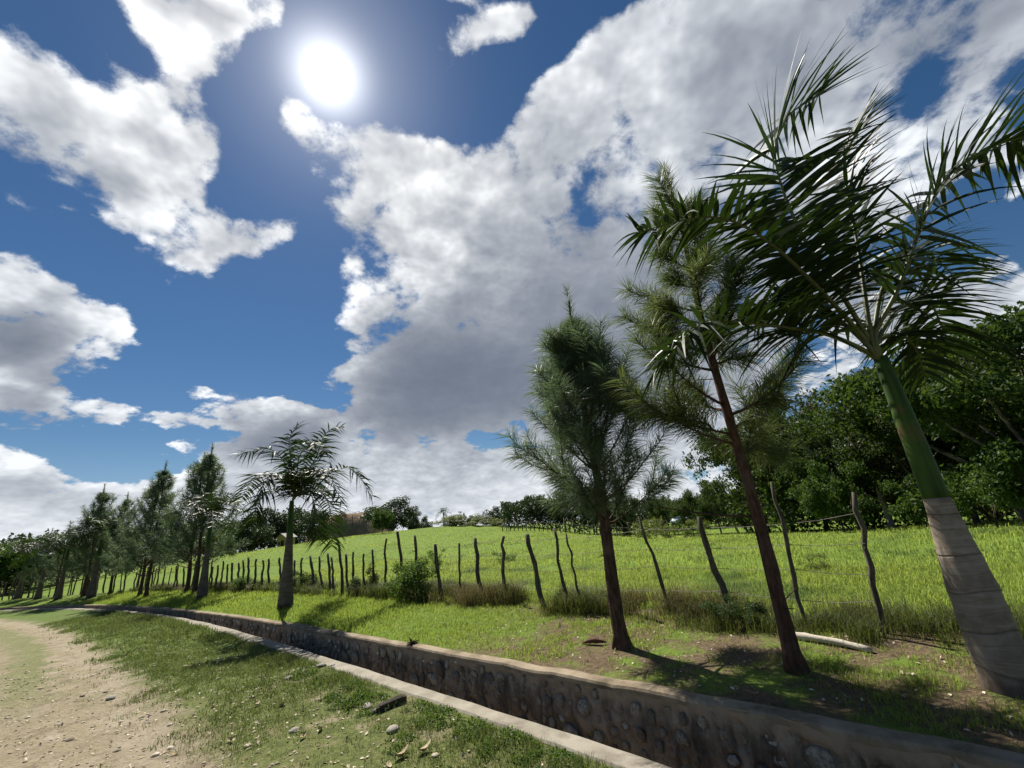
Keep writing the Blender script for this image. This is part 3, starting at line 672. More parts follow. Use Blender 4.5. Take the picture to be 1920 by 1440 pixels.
# kind, x, y, height, spread, label
FAR_TREES = [('forest', 14.9, 12.6, 7.31, 1.0, 'tall dark forest tree cut by the right edge of the photo'),
    ('forest', 17.6, 16.5, 8.68, 1.0, "tallest dark forest tree behind the royal palm's grey trunk"),
    ('russet', 20.0, 20.6, 9.83, 0.8, 'russet tinged forest tree showing between palm fronds and tall right tree'),
    ('forest', 18.4, 20.5, 7.24, 0.85, "dark green forest tree right behind the royal palm's green shaft"),
    ('canopy', 18.5, 23.5, 8.77, 1.0, 'spreading forest tree with open canopy and bare limbs left of the palm shaft'),
    ('forest', 22.2, 26.4, 9.71, 0.9, 'dense forest tree deep behind the palm shaft'),
    ('forest', 18.1, 25.2, 7.61, 0.8, 'leafy forest tree left of the palm with pale glinting leaves'),
    ('russet', 19.4, 29.9, 10.69, 0.8, 'brownish topped forest tree behind the end of the lower palm frond'),
    ('forest', 18.4, 31.9, 9.99, 0.9, 'dark rounded forest tree right behind the reddish pine trunk'),
    ('forest', 18.1, 34.7, 9.99, 0.8, 'dark forest tree directly behind the reddish pine trunk'),
    ('lowtree', 14.9, 21.8, 3.74, 0.8, 'low shaded tree at the forest edge behind the tall fence post'),
    ('lowtree', 14.7, 14.6, 2.56, 0.9, 'bright leaved low tree at the forest edge beside the palm trunk'),
    ('lowtree', 16.5, 19.2, 2.42, 0.8, 'small dark tree at the forest edge just left of the palm trunk'),
    ('lowtree', 13.7, 12.3, 2.89, 0.9, 'leafy green low tree under the tall tree at the right edge'),
    ('forest', 17.2, 36.1, 4.18, 0.7, 'forest tree with slanting pale trunks beside the small roofed hut'),
    ('forest', 15.6, 43.3, 4.87, 0.8, 'rounded dark tree just left of the slanting pale trunks'),
    ('forest', 17.1, 40.6, 5.69, 0.8, 'dark tree above the small hut with the pale roof'),
    ('forest', 14.2, 47.9, 4.85, 0.7, 'olive tree standing behind the rail fence left of the hut'),
    ('forest', 10.8, 50.9, 6.22, 0.8, 'dark tree behind the rail fence right of the dense pine trunk'),
    ('forest', 8.1, 53.4, 7.07, 0.8, "dark tree hidden by the dense pine's trunk"),
    ('forest', 4.8, 55.8, 5.96, 0.8, "dark tree left of the dense pine's trunk at the pasture edge"),
    ('forest', 1.6, 60.0, 5.2, 0.8, 'tall dark tree just right of the distant shaggy palm'),
    ('dark', -21.1, 70.9, 6.7, 1.1, 'biggest dark round tree on the far crest'),
    ('dark', -20.1, 77.4, 5.34, 0.7, 'smaller dark tree right against the biggest crest tree'),
    ('dark', -32.6, 94.5, 8.93, 1.1, 'broad dark tree on the crest beside the bare brown slope'),
    ('pale', -17.8, 55.2, 3.37, 0.75, 'pale green bushy tree in front of the biggest crest tree'),
    ('dark', -18.8, 82.9, 4.14, 0.7, 'low rounded crest tree left of the lone coconut palm'),
    ('rusty', -12.0, 83.1, 4.1, 0.7, 'thin brownish tree right of the lone coconut palm'),
    ('dark', -10.0, 81.4, 3.54, 0.7, 'green tree between the two thin brownish crest trees'),
    ('rusty', -7.1, 79.7, 3.81, 0.75, 'second thin brownish tree on the crest left of the tall one'),
    ('dark', -4.6, 77.9, 4.65, 0.8, 'tall spiky dark tree on the crest left of the shaggy palm'),
    ('dark', -32.1, 67.8, 5.72, 0.8, 'dark tree behind the fronds of the middle palm'),
    ('dark', -39.2, 74.3, 8.65, 0.9, 'dark tree on the slope above the little yellow house'),
    ('dark', -38.9, 67.6, 7.25, 0.9, 'dark tree on the slope left of the yellow house'),
    ('dark', -37.8, 61.3, 6.02, 0.9, 'dark tree on the slope behind the hanging fronds'),
    ('dark', -38.8, 58.3, 5.37, 0.9, 'slope tree right behind the tallest far pines'),
    ('pale', -36.7, 52.4, 3.75, 0.8, 'pale bushy tree low on the slope behind the far pines'),
    ('dark', -25.4, 56.5, 1.52, 0.6, 'small dark tree at the foot of the bare brown slope'),
    ('dark', -39.9, 52.5, 4.29, 0.9, 'background tree behind the second pair of far pines'),
    ('dark', -44.4, 54.1, 4.68, 1.0, 'background tree right of the far left pines'),
    ('dark', -49.6, 54.9, 5.45, 1.0, 'background tree behind the far left pines'),
    ('dark', -48.7, 50.3, 4.79, 1.0, 'background tree between the far left palms'),
    ('pale', -47.7, 45.6, 5.36, 1.1, 'background tree behind the farthest palms'),
    ('dark', -44.5, 40.2, 4.7, 1.2, 'dark background tree near the left edge'),
    ('pale', -41.6, 36.0, 4.82, 1.2, 'lighter green background tree at the left edge')]

# ------------------------------------------------------------------ foliage materials
M_FROND = leaf_mat('palm_leaflet', (0.010, 0.019, 0.008), (0.021, 0.036, 0.013), (0.055, 0.105, 0.012), 0.16, 0.45, 0.16)
M_FROND_DRY = leaf_mat('palm_leaflet_dry', (0.14, 0.10, 0.04), (0.20, 0.15, 0.06), (0.20, 0.14, 0.04), 0.3, 0.6, 0.3)
M_NEEDLE = leaf_mat('pine_needle', (0.056, 0.088, 0.054), (0.102, 0.150, 0.086), (0.160, 0.225, 0.095), 0.40, 0.5, 0.3)
M_NEEDLE2 = leaf_mat('pine_needle_yellow', (0.048, 0.074, 0.030), (0.090, 0.120, 0.044), (0.165, 0.215, 0.055), 0.40, 0.5, 0.25)
M_LEAF_DARK = leaf_mat('forest_leaf', (0.016, 0.036, 0.011), (0.046, 0.076, 0.020), (0.105, 0.165, 0.022), 0.30, 0.5, 0.12)
M_LEAF_RUST = leaf_mat('forest_leaf_russet', (0.024, 0.044, 0.014), (0.055, 0.072, 0.022), (0.110, 0.140, 0.028), 0.28, 0.5, 0.12, patch=(0.105, 0.052, 0.022), pscale=0.7)
M_LEAF_MID = leaf_mat('bright_leaf', (0.026, 0.056, 0.014), (0.055, 0.100, 0.022), (0.120, 0.200, 0.026), 0.32, 0.5, 0.12)
M_LEAF_FAR = leaf_mat('far_leaf', (0.030, 0.052, 0.024), (0.055, 0.085, 0.034), (0.070, 0.110, 0.030), 0.22, 0.5, 0.3)
M_LEAF_RUSTY = leaf_mat('far_leaf_brown', (0.085, 0.062, 0.034), (0.120, 0.090, 0.045), (0.13, 0.10, 0.04), 0.25, 0.5, 0.3)
M_BARK = bark_mat('forest_bark', (0.055, 0.044, 0.034), (0.120, 0.100, 0.080), (0.20, 0.175, 0.145))
M_BARK_PALE = bark_mat('pale_bark', (0.16, 0.14, 0.115), (0.30, 0.27, 0.23), (0.12, 0.10, 0.08))
M_PINE_BARK = bark_mat('pine_bark', (0.040, 0.027, 0.020), (0.115, 0.070, 0.048), (0.150, 0.110, 0.085), (30, 30, 9), 0.05)
M_PINE_RED = bark_mat('red_pine_bark', (0.052, 0.030, 0.022), (0.125, 0.070, 0.050), (0.12, 0.085, 0.068), (28, 28, 8), 0.05)
M_POST = bark_mat('weathered_post', (0.050, 0.042, 0.032), (0.125, 0.108, 0.082), (0.085, 0.090, 0.055), (30, 30, 5), 0.008)
def palm_bark_mat(name, k):
    t = NT(name); sp = t.n('ShaderNodeSeparateXYZ'); t.l(t.pos(), sp.inputs[0])
    a = t.noise(6, 6, 0.65); v = t.noise(1.0, 5, 0.6, t.scaled(t.pos(), (3, 3, 30)))
    z = t.math('ADD', sp.outputs[2], t.math('MULTIPLY', t.noise(1.3, 2), 0.30))
    ring = t.ramp(t.math('PINGPONG', z, 0.125), 0.0, 0.010, 1.0, 0.0)
    thin = t.ramp(t.math('PINGPONG', t.math('ADD', z, 0.03), 0.045), 0.0, 0.006, 1.0, 0.0)
    col = t.mix(t.ramp(a, 0.35, 0.65), (0.185, 0.145, 0.112), (0.285, 0.235, 0.190))
    col = t.mix(t.ramp(v, 0.5, 0.68, 0.0, 0.5), col, (0.36, 0.31, 0.26))
    col = t.mix(t.ramp(t.noise(2.8, 4, 0.6), 0.55, 0.7, 0, 0.6), col, (0.17, 0.115, 0.085))
    col = t.mix(t.math('MULTIPLY', ring, 0.45), col, (0.07, 0.055, 0.045)); col = t.mix(t.math('MULTIPLY', thin, 0.34), col, (0.10, 0.08, 0.06))
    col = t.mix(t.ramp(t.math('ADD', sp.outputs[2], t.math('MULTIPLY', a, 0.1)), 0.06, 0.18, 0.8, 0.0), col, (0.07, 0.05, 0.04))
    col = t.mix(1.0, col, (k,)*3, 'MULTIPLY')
    return t.finish(t.principled(col, 0.85, 0.15, t.bump(t.math('ADD', t.math('MULTIPLY', a, 0.5), t.math('MULTIPLY', ring, -1.0)), 0.6, 0.012)))
M_PALM = palm_bark_mat('ringed_palm_trunk', 1.0); M_PALM_SHADED = palm_bark_mat('shaded_palm_trunk', 0.5)  # darker copy: backlit shade of the middle and row palms put into its colour
t = NT('green_crownshaft'); sp = t.n('ShaderNodeSeparateXYZ'); t.l(t.pos(), sp.inputs[0])
a_ = t.noise(1.0, 5, 0.6, t.scaled(t.pos(), (9, 9, 1.2)))
col = t.mix(t.ramp(a_, 0.35, 0.65), (0.022, 0.050, 0.012), (0.060, 0.110, 0.024)); col = t.mix(t.ramp(t.noise(2.0, 4, 0.6), 0.55, 0.68, 0, 0.8), col, (0.145, 0.075, 0.045))
M_SHAFT = t.finish(t.principled(col, 0.6, 0.12, t.bump(a_, 0.3, 0.006)))
t = NT('palm_rachis'); M_RACHIS = t.finish(t.principled(t.mix(t.noise(6, 3), (0.045, 0.06, 0.018), (0.10, 0.105, 0.035)), 0.5, 0.4))

# ------------------------------------------------------------------ royal palms
def frond_mesh(path, rg, L=0.5, width=0.024, pairs=56, gravity=0.9, base_r=0.017, start=0.20, lod=5):
    """one feather leaf: rachis and leaflets along it"""
    P = spline(path, 40); ln = np.concatenate([[0], np.cumsum(np.linalg.norm(np.diff(P, axis=0), axis=1))]); tot = ln[-1]; u = ln/tot
    mb = MB(); rV = tube(P, base_r*(1-0.9*u)+0.0022, 5 if lod > 3 else 4); mb2 = MB().add(*rV)
    tan = norm(np.gradient(P, axis=0)); up = np.array([0, 0, 1.0])
    side = norm(np.cross(tan, up) + 1e-3); nrm = np.cross(side, tan)
    for k in range(pairs):
        t_ = start + (1-start)*((k+0.5)/pairs)
        for sg in (-1, 1):
            tt = min(0.998, t_ + rg.uniform(-0.006, 0.006))
            c = np.array([np.interp(tt, u, P[:, i]) for i in range(3)]); T = norm(np.array([np.interp(tt, u, tan[:, i]) for i in range(3)]))
            S = norm(np.array([np.interp(tt, u, side[:, i]) for i in range(3)]))*sg; N = np.cross(S*sg, T)
            prof = math.sin(math.pi*min(1, (tt-start)/(1-start)*0.80+0.14))**0.36
            l = L*prof*rg.uniform(0.86, 1.1); fwd = 0.12+0.62*tt**1.5 + rg.normal()*0.12
            lift = rg.normal()*0.34 + 0.10
            d = norm(S*1.0 + T*fwd + N*lift)
            w = width*(0.75+0.4*prof)*rg.uniform(0.85, 1.15)
            q = np.linspace(0, 1, lod+1); g = gravity*l*rg.uniform(0.6, 1.4)
            line = c + np.outer(q*l, d) + np.outer(-(q**2.2)*g*0.42, up) + np.outer(q**2*rg.normal()*0.05*l, T)
            ac = norm(np.cross(d, N + rg.normal(size=3)*0.3)); ac = ac - d*(ac@d)
            ww = w*np.where(q < 0.25, 0.45+2.2*q, (1-q)/0.75)[:, None]*0.5 + 0.0006
            fold = np.outer(np.ones(lod+1), np.cross(ac, d)*0.0) 
            V = np.concatenate([line-ac*ww, line+ac*ww]); m = lod+1; i = np.arange(lod)
            mb.add(V, np.stack([i, i+1, i+1+m, i+m], -1))
    return mb, mb2
def build_frond(parent, path, rg, mat=None, off=(0, 0, 0), **k):
    mb, mr = frond_mesh(np.asarray(path)-np.asarray(off), rg, **k)
    f_ = mb.build('frond', mat or M_FROND, parent); mr.build('rachis', M_RACHIS, f_, True)
    return f_
def palm_trunk(parent, zs, rs_, lean=(0, 0), sides=20, mat=None):
    z = np.linspace(0, zs[-1], 46); rr = np.interp(z, zs, rs_)
    rr = rr*(1+0.012*np.sin(z*29.9))
    path = np.stack([lean[0]*z**2, lean[1]*z**2, z-0.06], -1)
    return MB().add(*tube(path, rr, sides)).build('trunk', mat or M_PALM, parent, True)
def palm_shaft(trunk, z0, z1, r0, r1, lean=(0, 0)):
    z = np.linspace(z0-0.02, z1, 16); q = (z-z0)/(z1-z0); rr = (r0+(r1-r0)*q)*(1+0.10*np.sin(np.clip(q, 0, 1)*math.pi))
    MB().add(*tube(np.stack([lean[0]*z**2, lean[1]*z**2, z-0.06], -1), rr, 16)).build('crownshaft', M_SHAFT, trunk, True)
# nearest palm
px_, py_ = 3.18, 3.52; pz_ = Z1(px_, py_)
rg = np.random.default_rng(5)
palm = thing('royal_palm', 'near royal palm with swollen ringed grey trunk and green shaft at right', 'palm', (px_, py_, pz_))
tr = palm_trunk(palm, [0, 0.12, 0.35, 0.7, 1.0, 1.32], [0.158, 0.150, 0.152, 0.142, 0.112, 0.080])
palm_shaft(tr, 1.32, 2.50, 0.080, 0.050)
for i, pth in enumerate(NEAR_FRONDS):
    if i in (8, 9, 10, 12): continue
    pth = [(px_, py_, pz_+2.36)] + list(pth)
    o_ = build_frond(palm, pth, rg, None, (px_, py_, pz_), L=[0.80, 0.56, 0.76, 0.50, 0.62, 0.55, 0.55, 0.58, 0.62, 0.52, 0.52, 0.42, 0.62][i], width=0.036, pairs=[92, 76, 84, 76, 80, 56, 56, 60, 66, 60, 60, 44, 66][i], start=0.25, gravity=[0.5, 0.4, 0.6, 0.75, 0.75, 0.9, 1.0, 0.9, 0.5, 0.6, 0.6, 1.0, 0.4][i], base_r=0.022)
# middle palm
px_, py_ = -6.47, 12.17; pz_ = Z1(px_, py_)
palm2 = thing('royal_palm', 'middle royal palm alone on the sunlit turf with a flared grey base', 'palm', (px_, py_, pz_))
tr = palm_trunk(palm2, [0, 0.1, 0.4, 0.9, 1.4, 1.75], [0.205, 0.195, 0.175, 0.135, 0.105, 0.085], mat=M_PALM_SHADED)
palm_shaft(tr, 1.75, 2.75, 0.085, 0.055)
for i, pth in enumerate(MID_FRONDS):
    pth = [(px_, py_, pz_+2.66)] + list(pth)
    build_frond(palm2, pth, rg, M_FROND, (px_, py_, pz_), L=0.60, width=0.040, pairs=48, start=0.34, gravity=0.75, base_r=0.02, lod=3)
# generic young palm, copied down the row
def generic_palm(seed, label, height, nf=13, fl=1.9, name='royal_palm', L=0.5, cat='palm'):
    rg = np.random.default_rng(seed)
    p = thing(name, label, cat)
    tr = palm_trunk(p, [0, 0.1, 0.4, 0.9, height*0.5, height*0.62], [0.195, 0.185, 0.165, 0.125, 0.095, 0.080], sides=14, mat=M_PALM_SHADED)
    palm_shaft(tr, height*0.62, height*0.98, 0.085, 0.055)
    for k in range(nf):
        az = k*2.39996 + rg.normal()*0.15; el = math.radians(np.interp(k/nf, [0, 1], [82, 5])) ; r_ = fl*rg.uniform(0.85, 1.1)
        h = np.array([math.cos(az), math.sin(az), 0]); c = np.array([0, 0, height])
        q = np.linspace(0, 1, 5)
        pts = c + np.outer(q*r_*math.cos(el*0.85), h) + np.outer(r_*(q*math.sin(el)*0.95 - q**2.2*(0.42+0.25*(1-el/1.5))), [0, 0, 1])
        build_frond(p, pts, rg, M_FROND, L=L, width=0.045, pairs=30, gravity=0.8, base_r=0.02, lod=2)
    return p
def copy_tree(root, loc, rz, scale, label, group=None):
    r_ = root.copy(); COL.objects.link(r_); r_.location = loc; r_.rotation_euler = (0, 0, rz); r_.scale = (scale,)*3
    r_['label'] = label
    if group: r_['group'] = group
    for ch in root.children:
        c = ch.copy(); COL.objects.link(c); c.parent = r_
        for g in ch.children:
            d = g.copy(); COL.objects.link(d); d.parent = c
    return r_
def place(o, x, y, rz=0.0, sc=1.0, dz=0.0):
    o.location = (x, y, Z1(x, y)+dz); o.rotation_euler = (0, 0, rz); o.scale = (sc,)*3; return o
ROWG = 'palms and pines planted in a row along the ditch'
gp = generic_palm(31, 'royal palm with grey bulging base beside the two tallest far pines', 2.9)
place(gp, -12.23, 17.09, 0.4, 1.0); gp['group'] = ROWG
for (x, y, rz, sc, lab) in ((-23.0, 23.9, 2.0, 1.08, 'fourth far palm from the left edge, with the stoutest flared trunk'),
                            (-26.3, 25.4, 3.3, 0.95, 'third far palm from the left edge'),
                            (-29.3, 27.1, 4.4, 0.95, 'second far palm from the left edge'),
                            (-32.6, 28.9, 5.2, 0.95, 'farthest palm of the row, nearest the left edge')):
    copy_tree(gp, (x, y, Z1(x, y)), rz, sc, lab, ROWG)

# ------------------------------------------------------------------ pines
def needles(mb, path, rg, count, length, width, spread=0.85, droop=0.45):
    """long needles bristling along a shoot"""
    P = np.asarray(path); m = len(P); seg = np.linalg.norm(np.diff(P, axis=0), axis=1); ln = np.concatenate([[0], np.cumsum(seg)])
    q = rg.random(count)**0.85*ln[-1]
    c = np.stack([np.interp(q, ln, P[:, i]) for i in range(3)], -1)
    tan = norm(np.gradient(P, axis=0)); T = norm(np.stack([np.interp(q, ln, tan[:, i]) for i in range(3)], -1))
    R = rg.normal(size=(count, 3)); R = norm(R - T*(R*T).sum(1, keepdims=True))
    d = norm(T*rg.uniform(0.35, 1.1, (count, 1)) + R*spread*rg.uniform(0.7, 1.2, (count, 1)))
    l = (length*rg.uniform(0.7, 1.15, count))[:, None]
    mid = c + d*l*0.5 + np.array([0, 0, -1])*l*droop*0.10; tip = c + d*l*0.93 + np.array([0, 0, -1])*l*droop*0.38
    ac = norm(np.cross(d, rg.normal(size=(count, 3))))*width*0.5
    V = np.stack([c-ac, c+ac, mid+ac, mid-ac, tip], 1).reshape(-1, 3); b = np.arange(count)[:, None]*5
    mb.add(V, b+np.array([[0, 1, 2, 3]]), b+np.array([[3, 2, 4]]))
def pine(name, label, seed, H, crown0, whorls, per, reach, up, needle_len=0.2, needle_w=0.004, shoots=4, per_shoot=170, trunk_r=(0.085, 0.012), bark=None, needle=None, lean=(0.0, 0.0), extra=None, group=None, profile=None, tipl=0.34, split=False):
    rg = np.random.default_rng(seed)
    t_ = thing(name, label, 'pine', group=group)
    z = np.linspace(0, H, 26); wob = 0.025*np.sin(z*1.9+seed) * np.clip(z, 0, 1)
    path = np.stack([wob+lean[0]*z, 0.02*np.sin(z*2.4+2*seed)*np.clip(z, 0, 1)+lean[1]*z, z-0.05], -1)
    rr = np.interp(z, [0, 0.06, 0.18, 0.5, H], [trunk_r[0]*1.75, trunk_r[0]*1.35, trunk_r[0]*1.10, trunk_r[0], trunk_r[1]])
    tk = MB().add(*tube(path, rr, 12, wob=0.05, rg=rg)).build('trunk', bark or M_PINE_BARK, t_, True)
    fol = MB(); limbs_ = [MB()]
    at = lambda h: np.array([np.interp(h, z, path[:, i]) for i in range(3)])
    def shoot(p0, d, l, r0, lift, nn):
        q = np.linspace(0, 1, 7)[:, None]; P = p0 + d*l*q + np.array([0, 0, 1])*lift*l*q**2
        limbs_[-1].add(*tube(P, np.linspace(r0, 0.003, 7), 5)); return P
    def dress(P, nn, f0):
        m = len(P); ln = np.linalg.norm(P[-1]-P[0]); k = max(0, int((1-min(1, f0/max(ln, 1e-3)))*(m-1)))
        k = min(k, m-3); needles(fol, P[k:], rg, nn, needle_len, needle_w)
    for w in range(whorls):
        q = w/(whorls-1); h = crown0 + (H-0.62-crown0)*q**0.9; base = rg.uniform(0, 6.28)
        for b in range(per):
            az = base + b*6.283/per + rg.normal()*0.2; pf = (profile(q) if profile else (1-q)**0.75*0.95+0.12)
            l = reach*pf*rg.uniform(0.75, 1.15); el = up*(0.5+0.5*min(1.0, q*2)) + 0.35*q + rg.normal()*0.12
            d = np.array([math.cos(az)*math.cos(el), math.sin(az)*math.cos(el), math.sin(el)])
            if split: limbs_.append(MB())
            P = shoot(at(h + rg.normal()*0.05), d, l, 0.006+0.012*pf, 0.35, 0)
            dress(P, int(per_shoot*(0.35+1.1*pf)), max(tipl+0.1, l*0.75))
            for s_ in range(shoots):
                k = rg.integers(2, 6); dd = norm(d + rg.normal(size=3)*0.55 + np.array([0, 0, 0.35]))
                P2 = shoot(P[k], dd, l*rg.uniform(0.35, 0.6), 0.006, 0.45, 0); dress(P2, int(per_shoot*(0.3+0.8*pf)), max(tipl, 0.8*l*0.5))
    if extra: extra(shoot, dress, at, rg, lambda: limbs_.append(MB()))
    if split: limbs_.append(MB())
    for k in range(7):      # dead twigs and stubs on the bare lower trunk
        h_ = rg.uniform(0.5, crown0+0.5); a_ = rg.uniform(0, 6.28); shoot(at(h_), np.array([math.cos(a_)*0.9, math.sin(a_)*0.9, rg.uniform(-0.2, 0.5)]), rg.uniform(0.06, 0.32), 0.007, rg.uniform(-0.3, 0.2), 0)
    # leader
    P = np.stack([at(H-0.75), at(H-0.35), at(H), at(H)+np.array([0, 0, 0.18])]); needles(fol, P, rg, int(per_shoot*1.6), needle_len*0.7, needle_w, 0.42, 0.1)
    for w_ in limbs_:
        if not w_.V: continue
        if split and w_ is not limbs_[-1]: w_.build('branch', bark or M_PINE_BARK, t_, True)
        else: tag(w_.build('twigs', bark or M_PINE_BARK, t_, True), kind='stuff')
    tag(fol.build('needles', needle or M_NEEDLE, t_), kind='stuff')
    return t_
def pine2_extra(shoot, dress, at, rg, new):
    for h, az, el, l in ((2.05, 2.75, 0.35, 1.0), (1.95, 3.3, 0.30, 0.95), (2.1, 0.25, 0.45, 0.75), (1.85, 0.6, 0.2, 0.7), (2.9, 2.9, 0.5, 0.7)):
        d = np.array([math.cos(az)*math.cos(el), math.sin(az)*math.cos(el), math.sin(el)])
        new(); P = shoot(at(h), d, l, 0.014, 0.25, 0); dress(P, 300, 0.85)
        for s_ in range(6):
            P2 = shoot(P[rg.integers(1, 6)], norm(d+rg.normal(size=3)*0.6+np.array([0, 0, .15])), l*rg.uniform(0.35, 0.6), 0.006, 0.3, 0); dress(P2, 170, 0.5)
    new(); P = shoot(at(1.28), np.array([-0.93, 0.35, 0.10]), 0.95, 0.013, 0.12, 0)      # bare dead branch
    new(); P = shoot(at(1.55), np.array([0.35, -0.25, -0.5]), 0.28, 0.006, 0.9, 0)
p1 = pine('pine_tree', 'dense blue green pine with a dark trunk in the middle of the verge', 11, 4.4, 1.32, 10, 5, 0.90, 0.70, needle_len=0.27, needle_w=0.0052, split=True, shoots=5, per_shoot=128, trunk_r=(0.075, 0.012), group=ROWG,
          profile=lambda q: float(np.interp(q, [0, 0.2, 0.45, 0.7, 0.88, 1.0], [0.95, 1.0, 0.85, 0.58, 0.32, 0.15])))
place(p1, 0.92, 5.44)
p2 = pine('pine_tree', 'sparse tall pine with reddish trunk behind the near palm fronds', 12, 5.2, 2.35, 8, 3, 0.74, 0.34, needle_len=0.29, needle_w=0.0052, split=True, shoots=2, per_shoot=180, trunk_r=(0.062, 0.012), bark=M_PINE_RED, needle=M_NEEDLE2, group=ROWG, extra=pine2_extra,
          profile=lambda q: 1.0-0.62*q, tipl=0.42)
place(p2, 2.11, 4.19)
fp = pine('pine_tree', 'taller right one of the two tallest far pines', 13, 6.1, 1.0, 11, 4, 1.5, 0.62, needle_len=0.27, needle_w=0.013, shoots=4, per_shoot=60, trunk_r=(0.075, 0.015), group=ROWG)
fp2 = pine('pine_tree', 'left one of the two tallest far pines', 14, 5.9, 0.95, 10, 4, 1.6, 0.55, needle_len=0.27, needle_w=0.013, shoots=4, per_shoot=60, trunk_r=(0.08, 0.015), group=ROWG)
place(fp, -14.1, 19.24, 0.3); place(fp2, -14.9, 19.85, 1.0)
for src, x, y, rz, sc, lab in ((fp, -17.3, 20.6, 2.0, 0.97, 'right one of the second pair of far pines'), (fp2, -18.1, 21.2, 3.0, 0.90, 'left one of the second pair of far pines'),
                         (fp, -22.3, 24.2, 4.0, 0.84, 'slim far pine right of the stoutest far palm'), (fp2, -24.4, 24.9, 5.0, 1.0, 'tallest far pine in the left group'), (fp, -25.0, 25.6, 1.4, 0.82, 'shorter far pine left of the tallest in the left group'),
                         (fp2, -28.2, 27.0, 2.4, 0.66, 'low far pine between the second and third far palms'), (fp, -31.3, 28.9, 2.9, 0.66, 'low far pine beside the farthest palm')):
    copy_tree(src, (x, y, Z1(x, y)), rz, sc, lab, ROWG)

# ------------------------------------------------------------------ broadleaf trees
def leaves(mb, C, rg, size, n_dir=None, flat=0.5):
    """scatter leaf-sized faces at points C"""
    m = len(C); d = norm(rg.normal(size=(m, 3)) + np.array([0, 0, -0.25])); nr = norm(rg.normal(size=(m, 3))*(1-flat) + np.array([0, 0, 1.0])*flat + (0 if n_dir is None else n_dir*0.5))
    a = norm(np.cross(d, nr)); l = (size*rg.uniform(0.6, 1.3, m))[:, None]; w = l*0.30
    nn = np.cross(a, d)
    V = np.stack([C, C + d*l*0.5 - a*w + nn*l*0.05, C + d*l*0.98 - nn*l*0.08, C + d*l*0.5 + a*w + nn*l*0.05], 1).reshape(-1, 3); b = np.arange(m)[:, None]*4
    mb.add(V, b+np.array([[0, 1, 2, 3]]))
def broadleaf(seed, H=8.0, spread=3.0, fork=0.35, limbs=5, subs=4, leaf=0.16, per=160, clump=0.75, trunk_r=0.16, crown_low=0.25, squash=0.75, twigs=3):
    """trunk mesh with limbs, crown mesh of leaf clumps; unit-free sizes in metres"""
    rg = np.random.default_rng(seed); wood = MB(); fol = MB()
    z = np.linspace(0, H*fork, 7); P = np.stack([np.cumsum(rg.normal(size=7)*0.05)*H*0.06, np.cumsum(rg.normal(size=7)*0.05)*H*0.06, z-0.1], -1)
    wood.add(*tube(P, np.interp(z, [0, H*0.04, H*fork], [trunk_r*1.5, trunk_r, trunk_r*0.75]), 9, wob=0.05, rg=rg))
    top = P[-1]; tips = []
    for k in range(limbs):
        az = k*6.283/limbs + rg.normal()*0.3; q = (k+0.5)/limbs; reach = spread*rg.uniform(0.55, 0.95); rise = H*(1-fork)*rg.uniform(0.45, 0.85)
        if k == 0: reach *= 0.25; rise = H*(1-fork)*0.92
        e = top + np.array([math.cos(az)*reach, math.sin(az)*reach, rise])
        m = (top+e)/2 + np.array([math.cos(az), math.sin(az), 0])*reach*0.18 - np.array([0, 0, rise*0.05])
        L = spline([top-np.array([0, 0, 0.15]), m, e], 7); wood.add(*tube(L, np.linspace(trunk_r*0.55, trunk_r*0.14, 7), 6))
        tips.append(e)
        for j in range(subs):
            p0 = L[rg.integers(2, 7)]; d = norm(rg.normal(size=3)*np.array([1, 1, 0.55]) + np.array([math.cos(az)*0.5, math.sin(az)*0.5, 0.15])); l = spread*rg.uniform(0.3, 0.55)
            e2 = p0 + d*l; e2[2] = max(e2[2], H*crown_low); wood.add(*tube(spline([p0, (p0+e2)/2+np.array([0, 0, l*0.08]), e2], 5), np.linspace(trunk_r*0.18, 0.012, 5), 4)); tips.append(e2)
            for i in range(twigs):
                e3 = e2 + norm(rg.normal(size=3)*np.array([1, 1, 0.6]))*l*rg.uniform(0.4, 0.8); e3[2] = max(e3[2], H*crown_low); tips.append(e3)
    for c in tips:
        r_ = clump*rg.uniform(0.65, 1.2); d = norm(rg.normal(size=(per, 3))); rad = rg.random(per)**0.45
        C = c + d*rad[:, None]*r_*np.array([1, 1, squash]) + rg.normal(size=(per, 3))*0.05*r_
        leaves(fol, C, rg, leaf, d)
    return wood.mesh('trunk', True), fol.mesh('crown')
def tree_at(name, meshes, bark, leafm, label, cat, x, y, H0, H, sx, rz, group=None, dz=0.0):
    o = thing(name, label, cat, (x, y, Z1(x, y)+dz), rz, group); k = H/H0; o.scale = (k*sx, k*sx, k)
    for nm, me, mt in (('trunk', meshes[0], bark), ('crown', meshes[1], leafm)):
        c = bpy.data.objects.new(nm, me); COL.objects.link(c); c.parent = o
        if not me.materials: me.materials.append(mt)
        c.material_slots[0].link = 'OBJECT'; c.material_slots[0].material = mt
    return o
FV = [broadleaf(100+k, 8.0, 3.4, 0.24, 7, 4, 0.25, 120, 0.85, 0.15, 0.08) for k in range(4)]
CV = [broadleaf(120, 8.0, 4.2, 0.42, 6, 4, 0.15, 90, 0.62, 0.15, 0.50, 0.45)]
LV = [broadleaf(130+k, 4.0, 2.0, 0.15, 6, 4, 0.19, 80, 0.55, 0.07, 0.10) for k in range(2)]
DV = [broadleaf(140+k, 8.0, 3.4, 0.16, 7, 4, 0.40, 60, 1.15, 0.18, 0.08) for k in range(4)]
RV = [broadleaf(150+k, 8.0, 2.4, 0.35, 6, 3, 0.36, 26, 0.75, 0.16, 0.30) for k in range(2)]
